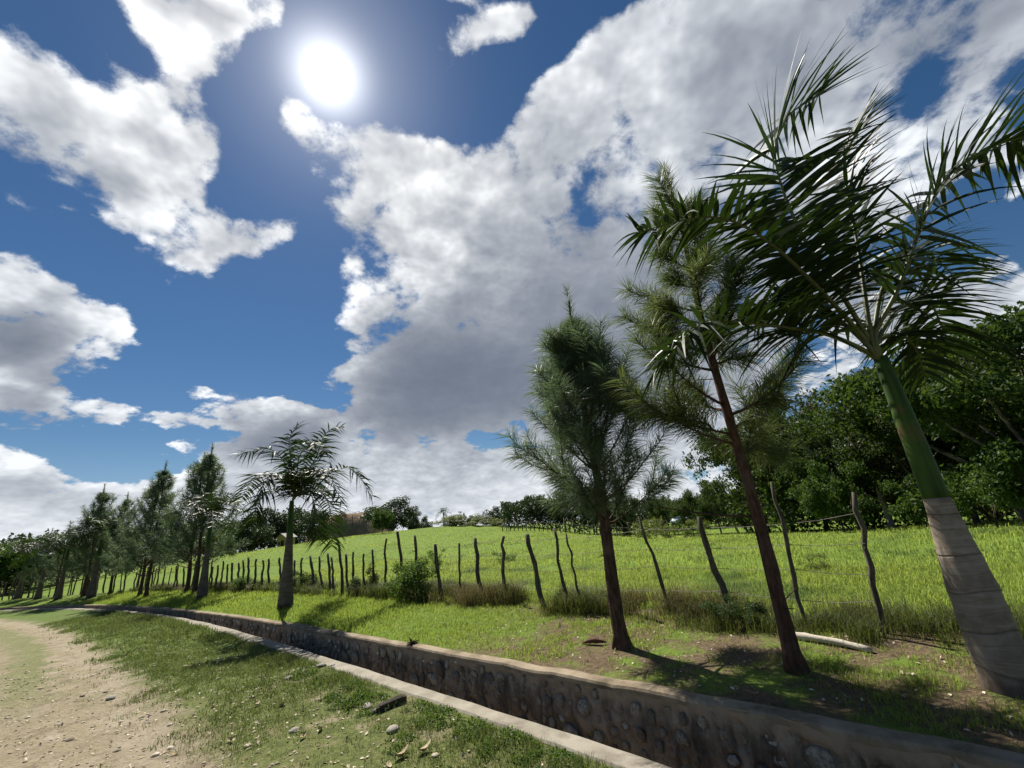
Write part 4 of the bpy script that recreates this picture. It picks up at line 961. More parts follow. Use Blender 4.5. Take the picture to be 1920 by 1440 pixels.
KIND = {'forest': (FV, M_BARK, M_LEAF_DARK, 8.0, 'trees of the wood at the right'), 'russet': (FV, M_BARK, M_LEAF_RUST, 8.0, 'trees of the wood at the right'), 'canopy': (CV, M_BARK_PALE, M_LEAF_DARK, 8.0, 'trees of the wood at the right'),
        'lowtree': (LV, M_BARK, M_LEAF_MID, 4.0, 'low trees at the forest edge'), 'dark': (DV, M_BARK, M_LEAF_FAR, 8.0, 'trees on the far crest and slope'), 'pale': (DV, M_BARK, M_LEAF_MID, 8.0, 'trees on the far crest and slope'), 'rusty': (RV, M_BARK_PALE, M_LEAF_RUSTY, 8.0, 'trees on the far crest and slope')}
for i, (k, x, y, h, sx, lab) in enumerate(FAR_TREES):
    vs, bk, lf, h0, g = KIND[k]
    h = max(h, 1.6)
    tree_at('forest_tree' if k in ('forest', 'russet', 'canopy', 'lowtree') else 'tree', vs[i % len(vs)], bk, lf, lab, 'tree', x, y, h0, h/1.17, sx*(1.0 if k not in ('dark', 'pale') else 1.15), i*1.7, g)

# ------------------------------------------------------------------ barbed wire fence on living and dead posts
fence = thing('pasture_fence', 'crooked barbed wire fence of rough wooden posts along the pasture', 'fence', (0, 0, 0))
rg = np.random.default_rng(17)
posts = [(s, n, h, l, min(max(r*0.78, 0.014), 0.042)) for s, n, h, l, r in POSTS]
s_ = posts[-1][0]
while s_ < 62:
    s_ += rg.uniform(0.35, 0.75)
    posts.append((s_, 2.8+rg.normal()*0.08, rg.uniform(0.95, 1.35), rg.normal()*0.10, rg.uniform(0.024, 0.042)))
def post_mesh(h, lean, r, d, rg):
    m = 9; q = np.linspace(0, 1, m); cr = np.cumsum(rg.normal(size=m)*0.02*h); cr -= np.linspace(cr[0], cr[-1], m)*1.0
    kink = rg.normal()*0.06*h if rg.random() < 0.5 else 0
    P = np.zeros((m, 3)); off = lean*q + cr + kink*np.sin(q*math.pi)
    P[:, 0] = d[0]*off; P[:, 1] = d[1]*off; P[:, 2] = q*(h+0.12)-0.12
    P[:, :2] += (rg.normal(size=(m, 2))*0.008)
    rr = r*np.interp(q, [0, 0.1, 0.8, 1], [1.2, 1.05, 0.9, 0.82])*(1+rg.normal(size=m)*0.07)
    mb = MB().add(*tube(P, rr, 8, wob=0.07, rg=rg))
    for k in range(rg.integers(0, 3)):      # branch stubs
        i = rg.integers(3, m-1); v = norm(rg.normal(size=3)+np.array([0, 0, .5]))
        mb.add(*tube(np.stack([P[i], P[i]+v*r*rg.uniform(1.6, 3.2)]), [r*0.35, r*0.2], 5))
    return mb
heads = []
for s, n, h, l, r in posts:
    x, y = CP(s, n); x, y = float(x), float(y); z = Z1(x, y)
    d = np.array([-np.interp(s, LS, LN[:, 1]), np.interp(s, LS, LN[:, 0])])
    o = post_mesh(h, l, r, d, rg).build('fence_post', M_POST, fence, True, (x, y, z))
    heads.append((x, y, z, d[0]*l/h, d[1]*l/h, r, h))
t = NT('rusty_wire'); M_WIRE = t.finish(t.principled(t.mix(t.noise(20, 3), (0.05, 0.035, 0.028), (0.12, 0.08, 0.06)), 0.6, 0.4))
for hgt in (0.30, 0.56, 0.82, 1.06):
    mb = MB(); pts = []
    for i, (x, y, z, lx, ly, r, h) in enumerate(heads[:72]):
        hh = min(hgt+rg.normal()*0.02, h*0.95)
        p = np.array([x+lx*hh, y+ly*hh-r*0.5, z+hh])
        if pts: pts.append((pts[-1]+p)/2 - np.array([0, 0, 0.012+0.012*rg.random()]))
        pts.append(p)
    pts = np.array(pts); mb.add(*tube(pts, 0.0028, 4))
    for i in range(0, min(len(pts)-1, 60)):
        for q in np.arange(0.1, 1.0, 0.25):
            c = pts[i]*(1-q)+pts[i+1]*q; v = norm(rg.normal(size=3))*0.018
            mb.add(*tube(np.stack([c-v, c+v]), 0.0018, 3, cap=False))
    mb.build('barbed_wire', M_WIRE, fence)

# ------------------------------------------------------------------ grass, weeds and litter (nobody could count them)
def blades(mb, x, y, z, rg, h, w, bend=0.5, two=True):
    """one blade of grass at each point"""
    m = len(x); az = rg.uniform(0, 6.283, m); c = np.stack([x, y, z], -1); d = np.stack([np.cos(az), np.sin(az), 0*az], -1); a = np.stack([-np.sin(az+rg.normal(size=m)*0.5), np.cos(az), 0*az], -1)
    h = h[:, None]; w = w[:, None] if np.ndim(w) else w; b = (bend*rg.uniform(0.2, 1.3, m))[:, None]
    up = np.array([0, 0, 1.0])
    if two:
        mid = c + up*h*0.55 + d*h*b*0.28; tip = c + up*h*(1-0.25*b) + d*h*b*0.95
        V = np.stack([c-a*w*0.5, c+a*w*0.5, mid+a*w*0.38, mid-a*w*0.38, tip], 1).reshape(-1, 3); k = np.arange(m)[:, None]*5
        mb.add(V, k+np.array([[0, 1, 2, 3]]), k+np.array([[3, 2, 4]]))
    else:
        tip = c + up*h*(1-0.2*b) + d*h*b*0.8
        V = np.stack([c-a*w*0.5, c+a*w*0.5, tip], 1).reshape(-1, 3); k = np.arange(m)[:, None]*3
        mb.add(V, None, k+np.array([[0, 1, 2]]))
def tufted(rg, n_tuft, per, s_rng, n_rng, rad, dens=None):
    """random tuft centres in the strip, then blades round them; returns x, y, s, n, tuft index"""
    s = rg.uniform(*s_rng, n_tuft); n = rg.uniform(*n_rng, n_tuft)
    if dens is not None: k = rg.random(n_tuft) < dens(s, n); s, n = s[k], n[k]
    m = len(s); s2 = np.repeat(s, per) + rg.normal(size=m*per)*rad; n2 = np.repeat(n, per) + rg.normal(size=m*per)*rad
    return s2, n2, np.repeat(np.arange(m), per)
M_LAWN = leaf_mat('lawn_blade', (0.090, 0.128, 0.026), (0.155, 0.195, 0.045), (0.38, 0.49, 0.075), 0.50, 0.55, 0.2)
M_PASTURE = leaf_mat('pasture_blade', (0.108, 0.158, 0.028), (0.195, 0.245, 0.050), (0.46, 0.57, 0.10), 0.50, 0.55, 0.2, patch=(0.095, 0.135, 0.036), pscale=0.45)
M_DRY = leaf_mat('dry_blade', (0.095, 0.078, 0.036), (0.20, 0.160, 0.080), (0.20, 0.16, 0.06), 0.35, 0.7, 0.15)
M_WEED = leaf_mat('weed_blade', (0.040, 0.060, 0.016), (0.085, 0.100, 0.028), (0.14, 0.17, 0.03), 0.38, 0.6, 0.2)
rg = np.random.default_rng(41)
def strip_xyz(s, n):
    x, y = CP(s, n); return x, y, np.where(n > 0.2, land_z(s, n, x, y), road_z(s, n, x, y))
# turf between ditch wall and fence
mb = MB()
def d_lawn(s, n):
    x, y = CP(s, n); bare = smooth01((4.2-s)/2.2)*smooth01((fnoise(x, y, 1.6, 3)-0.36)/0.12)
    return np.clip((1-0.93*bare)*(0.35+0.9*fnoise(x, y, 1.1, 2)), 0.02, 1)*(n > wall_n(s)+COPING+0.02)
for srng, cnt, per, hh, ww, rad in (((-3, 6), 15000, 7, 0.05, 0.006, 0.025), ((6, 14), 11000, 6, 0.065, 0.010, 0.04), ((14, 30), 9000, 5, 0.085, 0.018, 0.06)):
    s, n, ti = tufted(rg, cnt, per, srng, (0.6, 3.6), rad, d_lawn); k = n > wall_n(s)+COPING+0.01; s, n = s[k], n[k]
    x, y, z = strip_xyz(s, n); blades(mb, x, y, z-0.004, rg, hh*rg.uniform(0.5, 1.5, len(x)), ww, 0.8, False)
tag(mb.build('turf', M_LAWN), 'short green turf between the ditch wall and the fence', 'grass', kind='stuff')
# pasture behind the fence
mb = MB()
for nr, sr, cnt, per, hh, ww, rad in (((3.0, 7.0), (-3, 9), 13000, 9, 0.105, 0.0075, 0.06), ((3.0, 10.0), (9, 22), 9000, 7, 0.12, 0.012, 0.07), ((7.0, 16.0), (-10, 14), 12000, 7, 0.10, 0.013, 0.09), ((16, 32), (-24, 20), 9000, 6, 0.12, 0.026, 0.14), ((10, 36), (14, 50), 9000, 5, 0.11, 0.028, 0.14), ((32, 60), (-35, 35), 7000, 5, 0.12, 0.045, 0.25)):
    s, n, ti = tufted(rg, cnt, per, sr, nr, rad, lambda s, n: 0.35+0.9*(fnoise(*CP(s, n), 0.5, 3)-0.2)); x, y, z = strip_xyz(s, n)
    hv = 0.30+1.3*fnoise(x, y, 0.35, 2)**1.3+0.5*(fnoise(x, y, 1.9, 2) > 0.66)
    blades(mb, x, y, z-0.005, rg, hh*hv*rg.uniform(0.4, 1.5, len(x)), ww, 1.0, True)
tag(mb.build('pasture_grass', M_PASTURE), 'bright green pasture grass beyond the fence', 'grass', kind='stuff')
# weeds and dead grass along the foot of the fence
mbg, mbd = MB(), MB()
for srng, cnt in (((-3, 6), 620), ((6, 14), 480), ((14, 30), 420)):
    wk = 0.006 if srng[0] < 6 else (0.010 if srng[0] < 14 else 0.018)
    s, n, ti = tufted(rg, cnt, 42, srng, (2.35, 3.35), 0.075, lambda s, n: (fnoise(s, n*2, 1.1, 2) > 0.42)*1.0)
    x, y, z = strip_xyz(s, n); dry = (fnoise(s, n, 0.55, 2) + 0.18*np.exp(-((s-4.5)/2.5)**2) + rg.normal(size=len(s))*0.10) > 0.66
    hv = (0.35+0.9*fnoise(s, n*1.5, 0.9, 2))*np.interp(s, [-3, 3, 8, 14], [0.24, 0.34, 0.34, 0.32])
    for mk, mbx in ((dry, mbd), (~dry, mbg)): blades(mbx, x[mk], y[mk], z[mk]-0.01, rg, hv[mk]*rg.uniform(0.4, 1.35, mk.sum()), wk, 0.8, True)
tag(mbd.build('dead_grass', M_DRY), 'tan dead grass tangled round the fence foot', 'grass', kind='stuff')
tag(mbg.build('weeds', M_WEED), 'dull green weeds along the fence foot', 'weeds', kind='stuff')
# sparse turf on the road side
mb = MB()
def d_road(s, n):
    x, y = CP(s, n); e = -1.82-0.15*smooth01((s-2)/7)
    g = smooth01((n-e+(fnoise(x, y, 2.3, 3)-0.5)*1.2+0.2)/0.5)*(1-smooth01((fnoise(x, y, 1.2, 3)-0.5)/0.1)*np.interp(s, [1, 8], [0.92, 0.35]))
    return np.clip(g*(0.4+0.8*fnoise(x, y, 1.6, 2))+0.01, 0, 1)
for srng, cnt, per, hh, ww, rad in (((-1.5, 4), 9000, 7, 0.042, 0.005, 0.022), ((4, 10), 12000, 6, 0.045, 0.008, 0.03), ((10, 22), 9000, 5, 0.06, 0.016, 0.05)):
    s, n, ti = tufted(rg, cnt, per, srng, (-2.6, -0.16), rad, d_road); k = n < -0.20; s, n = s[k], n[k]
    x, y, z = strip_xyz(s, n); lush = 1+1.0*np.exp(-((n+0.42)/0.2)**2)*(fnoise(x, y, 1.4, 2) > 0.45)
    blades(mb, x, y, z-0.004, rg, hh*lush*rg.uniform(0.5, 1.4, len(x)), ww, 0.9, False)
M_LAWN2 = leaf_mat('verge_blade', (0.062, 0.088, 0.026), (0.115, 0.145, 0.045), (0.19, 0.24, 0.055), 0.40, 0.55, 0.2)
tag(mb.build('verge_turf', M_LAWN2), 'thin trodden grass between road and kerb', 'grass', kind='stuff')

# ------------------------------------------------------------------ shrubs
BV = [broadleaf(200+k, 1.0, 0.55, 0.10, 7, 4, 0.055, 60, 0.17, 0.014, 0.05, 0.9, 2) for k in range(3)]
SV = [broadleaf(210+k, 1.0, 0.7, 0.06, 7, 3, 0.07, 22, 0.16, 0.010, 0.03, 0.8, 2) for k in range(2)]
def shrub(vs, x, y, h, sx, leafm, label, rz, dz=0.0):
    o = tree_at('shrub', vs, M_BARK, leafm, label, 'shrub', x, y, 1.0, h, sx, rz, None, dz)
    for c in o.children: c.name = 'stems' if c.name.startswith('trunk') else 'foliage'
    return o
M_SHRUB = leaf_mat('shrub_leaf', (0.030, 0.062, 0.012), (0.065, 0.120, 0.020), (0.15, 0.25, 0.025), 0.36, 0.5, 0.12)
M_OLIVE = leaf_mat('olive_leaf', (0.075, 0.100, 0.022), (0.120, 0.150, 0.034), (0.20, 0.25, 0.035), 0.38, 0.5, 0.3)
shrub(BV[0], -2.64, 10.2, 0.85, 1.1, M_SHRUB, 'lush bright green bush at the fence foot right of the middle palm', 0.3)
shrub(BV[1], -4.3, 11.95, 0.62, 0.95, M_LEAF_DARK, 'dark low bush at the fence foot nearest the middle palm on its right', 1.3)
shrub(BV[2], -7.3, 14.6, 0.6, 1.2, M_LEAF_DARK, 'dark bush at the fence foot behind the trunk of the middle palm', 2.2)
shrub(BV[0], -11.0, 17.6, 0.5, 1.5, M_SHRUB, 'low spreading bush at the fence foot left of the middle palm', 2.9)
shrub(BV[2], 2.30, 5.62, 0.30, 1.5, M_LEAF_DARK, 'low dark green plant at the fence foot between the two near pines', 0.9)
shrub(BV[1], 0.55, 7.6, 0.30, 1.3, M_OLIVE, 'small olive bush at the fence foot behind the dense pine', 4.0)
shrub(SV[0], 7.2, 26.4, 1.3, 1.1, M_OLIVE, 'olive bush in the pasture between the dense pine and the hut', 0.4)
shrub(SV[1], 8.2, 26.9, 0.8, 1.2, M_OLIVE, 'lower olive bush just right of the larger pasture bush', 2.4)
shrub(SV[1], 10.7, 29.3, 1.2, 1.0, M_OLIVE, 'olive bush in the pasture just below the little hut', 1.4)
shrub(SV[0], 5.1, 8.5, 0.34, 0.9, M_OLIVE, 'wispy weed clump in the pasture between the red trunk and tall post', 3.0)
shrub(SV[1], -3.8, 18.2, 0.7, 0.9, M_SHRUB, 'leafy clump in the pasture right above the lush fence bush', 3.5)
shrub(SV[0], -0.95, 17.3, 0.45, 1.3, M_SHRUB, 'low dark clump in the middle of the near pasture', 5.0)
for i, (x, y, h, sx, lab) in enumerate(((-10.5, 62.5, 1.5, 2.6, 'broad mound of pale scrub on the pasture crest, left part'), (-7.0, 61.5, 1.3, 2.8, 'broad mound of pale scrub on the pasture crest, middle part'), (-3.6, 60.0, 1.0, 3.0, 'broad mound of pale scrub on the pasture crest, right part'))):
    shrub(BV[i], x, y, h, sx, M_OLIVE, lab, i*2.0)

# ------------------------------------------------------------------ far-off wood closing the view behind the trees
rg = np.random.default_rng(77)
def wood_mass(name, label, arc, rad, hgt, n, leaf, mat, foot=0.0):
    mb = MB(); az = np.radians(rg.uniform(arc[0], arc[1], n)); d = rg.uniform(rad[0], rad[1], n); x = np.sin(az)*d; y = np.cos(az)*d
    top = hgt*(0.55+0.75*fnoise(np.degrees(az)*1.0, d*0.05, 0.33, 3)); u = rg.random(n)**0.6
    clump = fnoise(np.degrees(az)*2.0+u*3, u*top*1.5+d, 1.1, 2)
    k = clump > 0.36; x, y, u, top = x[k], y[k], u[k], top[k]
    C = np.stack([x, y, Z(x, y)+foot+u*top], -1); dirs = norm(rg.normal(size=C.shape)); leaves(mb, C, rg, leaf, dirs, 0.3)
    return tag(mb.build(name, mat), label, 'wood', kind='stuff')
wood_mass('distant_wood', 'dark wood closing the pasture behind the hut', (-3, 34), (56, 66), 4.6, 42000, 0.34, M_LEAF_FAR)
wood_mass('forest_undergrowth', 'shaded undergrowth filling the wood at the right', (27, 66), (31, 42), 4.6, 46000, 0.24, M_LEAF_DARK, -0.3)
wood_mass('distant_wood', 'wooded slope behind the far row of palms and pines', (-64, -27), (76, 96), 6.5, 42000, 0.45, M_LEAF_FAR)

# ------------------------------------------------------------------ bare brown hill with palm and poles on it
t = NT('bare_earth'); M_EARTH = t.finish(t.principled(t.mix(t.ramp(t.noise(0.5, 6, 0.65), 0.35, 0.65), (0.20, 0.135, 0.080), (0.30, 0.215, 0.135)), 0.95, 0.1, t.bump(t.noise(1.2, 6, 0.6), 0.6, 0.3)))
gx, gy = np.meshgrid(np.linspace(-11, 11, 50), np.linspace(-8, 8, 34), indexing='ij')
hz = 6.0*smooth01((1.1-np.sqrt((gx/11)**2+(gy/8)**2))/0.75)*(0.9+0.2*fnoise(gx, gy, 0.3, 3)) - 0.4
o = link('hill', mesh_np('hill', np.stack([gx, gy, hz], -1), grid_faces(50, 34)[:, ::-1], smooth=True), M_EARTH, None, (-36.0, 91.0, 1.4)); tag(o, kind='structure')
def far_palm(seed, label, x, y, z, h, fl, nf=14):
    rg = np.random.default_rng(seed); p = thing('palm_tree', label, 'palm', (x, y, z))
    zz = np.linspace(0, h, 8); MB().add(*tube(np.stack([0.04*zz*np.sin(zz*0.5+seed), 0*zz, zz-0.1], -1), np.linspace(0.16, 0.10, 8), 8)).build('trunk', M_BARK, p, True)
    for k in range(nf):
        az = k*2.39996; el = math.radians(np.interp(k/nf, [0, 1], [80, -25])); hv = np.array([math.cos(az), math.sin(az), 0]); q = np.linspace(0, 1, 5)
        pts = np.array([0, 0, h]) + np.outer(q*fl*math.cos(el*0.8), hv) + np.outer(fl*(q*math.sin(el) - q**2*0.45), [0, 0, 1])
        mb, mr = frond_mesh(pts, rg, L=fl*0.30, width=0.09, pairs=14, gravity=0.9, base_r=0.03, lod=2)
        f_ = mb.build('frond', M_FROND, p)
    return p
far_palm(301, 'small palm on top of the bare brown hill', -36.5, 88.2, Z1(-36.5, 88.2)+4.6, 1.7, 1.5, 12)
far_palm(302, 'lone coconut palm with a starry crown on the pasture crest', -16.0, 86.5, Z1(-16.0, 86.5), 4.3, 1.7, 13)
far_palm(303, 'shaggy round headed palm on the crest left of the dense pine', -1.6, 80.0, Z1(-1.6, 80.0), 3.3, 1.9, 20)
for x, y, h, lab in ((-38.0, 86.5, 4.0, 'left thin pole standing in front of the bare brown hill'), (-33.6, 86.0, 4.6, 'right thin pole standing in front of the bare brown hill')):
    o = MB().add(*tube(np.array([[0, 0, -0.3], [0.02, 0, h*0.5], [0, 0, h]]), [0.09, 0.08, 0.07], 8)).build('wooden_pole', M_BARK, None, True, (x, y, Z1(x, y)+1.2)); tag(o, lab, 'pole')

# ------------------------------------------------------------------ little houses and rail fence behind the pasture
def box(a, b):
    (x0, y0, z0), (x1, y1, z1) = a, b
    V = [(x0, y0, z0), (x1, y0, z0), (x1, y1, z0), (x0, y1, z0), (x0, y0, z1), (x1, y0, z1), (x1, y1, z1), (x0, y1, z1)]
    return V, [(0, 3, 2, 1), (4, 5, 6, 7), (0, 1, 5, 4), (1, 2, 6, 5), (2, 3, 7, 6), (3, 0, 4, 7)]
t = NT('yellow_wall'); M_YEL = t.finish(t.principled(t.mix(t.noise(3, 5), (0.30, 0.24, 0.075), (0.40, 0.32, 0.11)), 0.9, 0.15))
t = NT('grey_roof'); M_ROOF = t.finish(t.principled(t.mix(t.noise(5, 5), (0.20, 0.18, 0.16), (0.34, 0.32, 0.29)), 0.7, 0.3))
t = NT('dark_opening'); M_DARK = t.finish(t.principled(t.mix(t.noise(3, 2), (0.02, 0.018, 0.015), (0.04, 0.035, 0.03)), 0.8, 0.2))
t = NT('pale_roof'); M_TIN = t.finish(t.principled(t.mix(t.noise(4, 4), (0.45, 0.52, 0.52), (0.60, 0.66, 0.66)), 0.5, 0.4))
hx, hy = -31.3, 58.1; hz_ = Z1(hx, hy)
h_ = thing('yellow_house', 'little yellow house with a grey gabled roof on the slope', 'house', (hx, hy, hz_), -0.35, None, 0.62)
mb = MB(); V, Q = box((-1.25, -1.1, -0.6), (1.25, 1.1, 2.0)); mb.add(V, Q)
mb.add([(-1.25, -1.1, 2.0), (1.25, -1.1, 2.0), (0, -1.1, 2.75), (-1.25, 1.1, 2.0), (1.25, 1.1, 2.0), (0, 1.1, 2.75)], None, [(0, 1, 2), (4, 3, 5)]); mb.build('wall', M_YEL, h_)
mb = MB()
for sg in (-1, 1):
    mb.add([(sg*1.55, -1.45, 1.86), (0, -1.45, 2.80), (0, 1.45, 2.80), (sg*1.55, 1.45, 1.86), (sg*1.55, -1.45, 1.94), (0, -1.45, 2.88), (0, 1.45, 2.88), (sg*1.55, 1.45, 1.94)], [(0, 3, 2, 1), (4, 5, 6, 7), (0, 1, 5, 4), (2, 3, 7, 6), (0, 4, 7, 3)])
mb.build('roof', M_ROOF, h_)
MB().add(*box((-0.2, -1.16, -0.5), (0.55, -1.09, 1.45))).build('door', M_DARK, h_)
MB().add(*box((-0.95, -1.15, 0.6), (-0.45, -1.09, 1.2))).build('window', M_DARK, h_)
hx, hy = 16.0, 47.4
hut = thing('pole_hut', 'tiny hut of upright poles with a pale domed roof beyond the pasture', 'hut', (hx, hy, Z1(hx, hy)), 0.2)
for k in range(12):
    a = k*6.283/12; MB().add(*tube(np.array([[math.cos(a)*0.85, math.sin(a)*0.85, -0.2], [math.cos(a)*0.82, math.sin(a)*0.82, 0.6], [math.cos(a)*0.78, math.sin(a)*0.78, 1.25]]), 0.055, 6)).build('pole', M_BARK_PALE, hut, True)
q = np.linspace(0, 1, 7); th = np.arange(16)*6.283/16
rr = 1.05*np.sqrt(1-q**2*0.999); V = np.stack([np.outer(rr, np.cos(th)), np.outer(rr, np.sin(th)), np.repeat((1.2+0.55*q)[:, None], 16, 1)], -1).reshape(-1, 3)
i, j = np.meshgrid(np.arange(6), np.arange(16), indexing='ij'); Q = np.stack([i*16+j, i*16+(j+1) % 16, (i+1)*16+(j+1) % 16, (i+1)*16+j], -1).reshape(-1, 4)
MB().add(V, Q).build('roof', M_TIN, hut, True)
rail = thing('rail_fence', 'grey fence of thin poles and one rail at the far edge of the pasture', 'fence', (0, 0, 0))
rg = np.random.default_rng(88); pts = spline([(-2.5, 46.5, 0), (2.0, 44.5, 0), (6.6, 41.5, 0), (11.8, 38.2, 0)], 34)
tops = []
for p in pts:
    z = Z1(p[0], p[1]); h = rg.uniform(0.9, 1.5); l = rg.normal(size=2)*0.06
    MB().add(*tube(np.array([[0, 0, -0.2], [l[0]*0.5, l[1], h*0.5], [l[0], l[1], h]]), [0.05, 0.045, 0.035], 6)).build('pole', M_BARK_PALE if rg.random() < 0.4 else M_BARK, rail, True, (p[0], p[1], z)); tops.append((p[0], p[1]-0.05, z+0.85))
MB().add(*tube(np.array(tops), 0.035, 5)).build('rail', M_BARK, rail, True)
rg = np.random.default_rng(89)
for k, (x, y, h, lx) in enumerate(((16.8, 36.5, 4.2, -1.3), (17.3, 36.0, 4.6, -1.5), (18.2, 37.0, 4.0, -1.2), (19.2, 36.4, 4.4, -1.4), (20.0, 35.5, 3.8, -1.1))):
    o = MB().add(*tube(np.array([[0, 0, -0.2], [lx*0.45, 0.1, h*0.5], [lx, 0.1, h]]), [0.10, 0.075, 0.05], 7)).build('bare_trunk', M_BARK_PALE, None, True, (x, y, Z1(x, y)))
    tag(o, ('first', 'second', 'third', 'fourth', 'fifth')[k]+' pale slanting bare trunk from the left, right of the hut', 'trunk', 'pale slanting trunks beside the hut')

# ------------------------------------------------------------------ things lying on the verges
t = NT('bleached_wood'); M_LOG = t.finish(t.principled(t.mix(t.noise(1.0, 5, 0.6, t.scaled(t.pos(), (9, 40, 40))), (0.34, 0.29, 0.22), (0.60, 0.55, 0.46)), 0.85, 0.15, t.bump(t.noise(30, 4), 0.5, 0.01)))
P = spline([(2.50, 4.93, Z1(2.50, 4.93)+0.03), (2.62, 4.72, Z1(2.62, 4.72)+0.04), (2.74, 4.53, Z1(2.74, 4.53)+0.035), (2.86, 4.33, Z1(2.86, 4.33)+0.02)], 10)
o = MB().add(*tube(P, np.linspace(0.036, 0.024, 10), 9, wob=0.08, rg=rg)).build('fallen_log', M_LOG, None, True); tag(o, 'bleached white log lying on the ground beside the red pine trunk', 'log')
P = np.array([[0.50, 5.68, Z1(0.5, 5.68)+0.01], [0.60, 5.64, Z1(0.6, 5.64)+0.04], [0.70, 5.60, Z1(0.7, 5.6)+0.04], [0.78, 5.60, Z1(0.78, 5.6)+0.02]])
t = NT('red_bark'); M_RB = t.finish(t.principled(t.mix(t.noise(20, 5), (0.060, 0.026, 0.016), (0.13, 0.060, 0.034)), 0.8, 0.2))
o = MB().add(*tube(spline(P, 9), [0.006, 0.016, 0.022, 0.024, 0.024, 0.022, 0.018, 0.012, 0.005], 7, wob=0.15, rg=rg)).build('bark_piece', M_RB, None, True); tag(o, 'curved dark red piece of bark lying left of the dense pine', 'bark')
t = NT('dark_roots'); M_ROOT = t.finish(t.principled(t.mix(t.noise(30, 4), (0.02, 0.014, 0.010), (0.06, 0.045, 0.03)), 0.95, 0.1))
x, y = CP(4.05, wall_n(4.05)+0.06); c = np.array([float(x), float(y), float(wall_z(4.05))+0.02]); mb = MB()
for k in range(90):
    d = norm(rg.normal(size=3)*np.array([1, 1, 0.6])); l = rg.uniform(0.05, 0.12); mb.add(*tube(spline([c+d*0.01, c+d*l*0.6+rg.normal(size=3)*0.015, c+d*l+np.array([0, 0, -0.02])], 4), [0.006, 0.004, 0.002, 0.001], 4))
o = mb.build('root_clump', M_ROOT); tag(o, 'dark clump of roots perched on the wall coping', 'roots')
t = NT('field_stone'); a_ = t.noise(6, 6, 0.65); M_ROCK = t.finish(t.principled(t.mix(t.objrand(), t.mix(a_, (0.14, 0.13, 0.11), (0.30, 0.28, 0.24)), t.mix(a_, (0.32, 0.29, 0.24), (0.52, 0.48, 0.41))), 0.85, 0.2, t.bump(a_, 0.7, 0.02)))
t = NT('dark_slab'); a_ = t.noise(8, 6, 0.65); M_SLAB = t.finish(t.principled(t.mix(a_, (0.035, 0.030, 0.024), (0.10, 0.085, 0.065)), 0.85, 0.2, t.bump(a_, 0.7, 0.02)))
bm = bmesh.new(); bmesh.ops.create_cube(bm, size=1.0); bmesh.ops.bevel(bm, geom=bm.edges[:], offset=0.12, segments=2, affect='EDGES')
for v in bm.verts: v.co += Vector((rg.normal(), rg.normal(), rg.normal()))*0.02
me = bpy.data.meshes.new('stone_slab'); bm.to_mesh(me); bm.free()
o = link('stone_slab', me, M_SLAB, None, (-1.53, 5.02, 0.03)); o.scale = (0.30, 0.055, 0.10); o.rotation_euler = (0.35, -0.12, 0.55); tag(o, 'dark broken slab tilted in the grass beside the kerb', 'slab')
rocks = [stone_mesh(50+k) for k in range(5)]
for m_ in rocks: m_.materials.append(M_ROCK)
for k, (x, y, a, lab) in enumerate(((-3.02, 6.72, 0.055, 'larger grey stone in the broken ground under the kerb edge'), (-2.86, 6.70, 0.045, 'smaller grey stone right of the larger one under the kerb edge'), (-1.80, 5.10, 0.055, 'pale grey stone half sunk in grass left of the dark slab'), (-1.68, 4.96, 0.04, 'small pale stone just in front of the dark slab'), (-1.36, 4.52, 0.06, 'flat whitish stone in the grass in front of the dark slab'),
                                    (-5.70, 6.48, 0.06, 'dark stone alone on the bare dirt road'), (-3.30, 6.42, 0.05, 'round white stone on the grass left of the broken kerb edge'), (-2.35, 4.72, 0.04, 'small stone on the trodden grass near the road edge'))):
    o = link('rock', rocks[k % 5], None, None, (x, y, Z1(x, y)+a*0.18)); o.scale = (a*1.3, a, a*0.55); o.rotation_euler = (0, 0, k*1.1); tag(o, lab, 'stone')
# curled dry leaves and pebbles
t = NT('dry_leaf'); M_DL = t.finish(t.principled(t.mix(t.objrand(), (0.36, 0.27, 0.15), (0.62, 0.53, 0.38)), 0.8, 0.2))
t = NT('dry_litter'); M_LIT = t.finish(t.principled(t.mix(t.island(), (0.26, 0.19, 0.10), (0.66, 0.58, 0.44)), 0.8, 0.2))
def leaf_mesh(seed, curl):
    rg = np.random.default_rng(seed); q = np.linspace(0, 1, 6); w = 0.22*np.sin(q*math.pi)**0.8+0.01; bend = curl*(q-0.5)**2*1.4
    L_, R_, C_ = [], [], []
    for a, b, c in zip(q, w, bend): L_.append((a-0.5, -b, c+b*0.8*curl)); C_.append((a-0.5, 0, c)); R_.append((a-0.5, b, c+b*0.6*curl))
    V = np.array(L_+C_+R_)+rg.normal(size=(18, 3))*0.012; i = np.arange(5)
    return mesh_np('fallen_leaf', V, np.vstack([np.stack([i, i+1, i+7, i+6], -1), np.stack([i+6, i+7, i+13, i+12], -1)]), smooth=True)
lm = [leaf_mesh(k, 0.4+0.25*k) for k in range(4)]
for m_ in lm: m_.materials.append(M_DL)
rg = np.random.default_rng(99); cnt = 0
while cnt < 46:
    s = rg.uniform(-0.8, 5.5); n = -rg.random()**0.7*2.0-0.3
    x, y = CP(s, n); o = link('fallen_leaf', lm[cnt % 4], None, None, (float(x), float(y), Z1(x, y)+0.010)); sz = rg.uniform(0.05, 0.10)
    o.scale = (sz, sz, sz); o.rotation_euler = (rg.normal()*0.4, rg.normal()*0.4, rg.uniform(0, 6.28))
    tag(o, 'curled pale dry leaf among those strewn along the grassy road edge', 'leaf', 'dry leaves strewn along the road edge'); cnt += 1
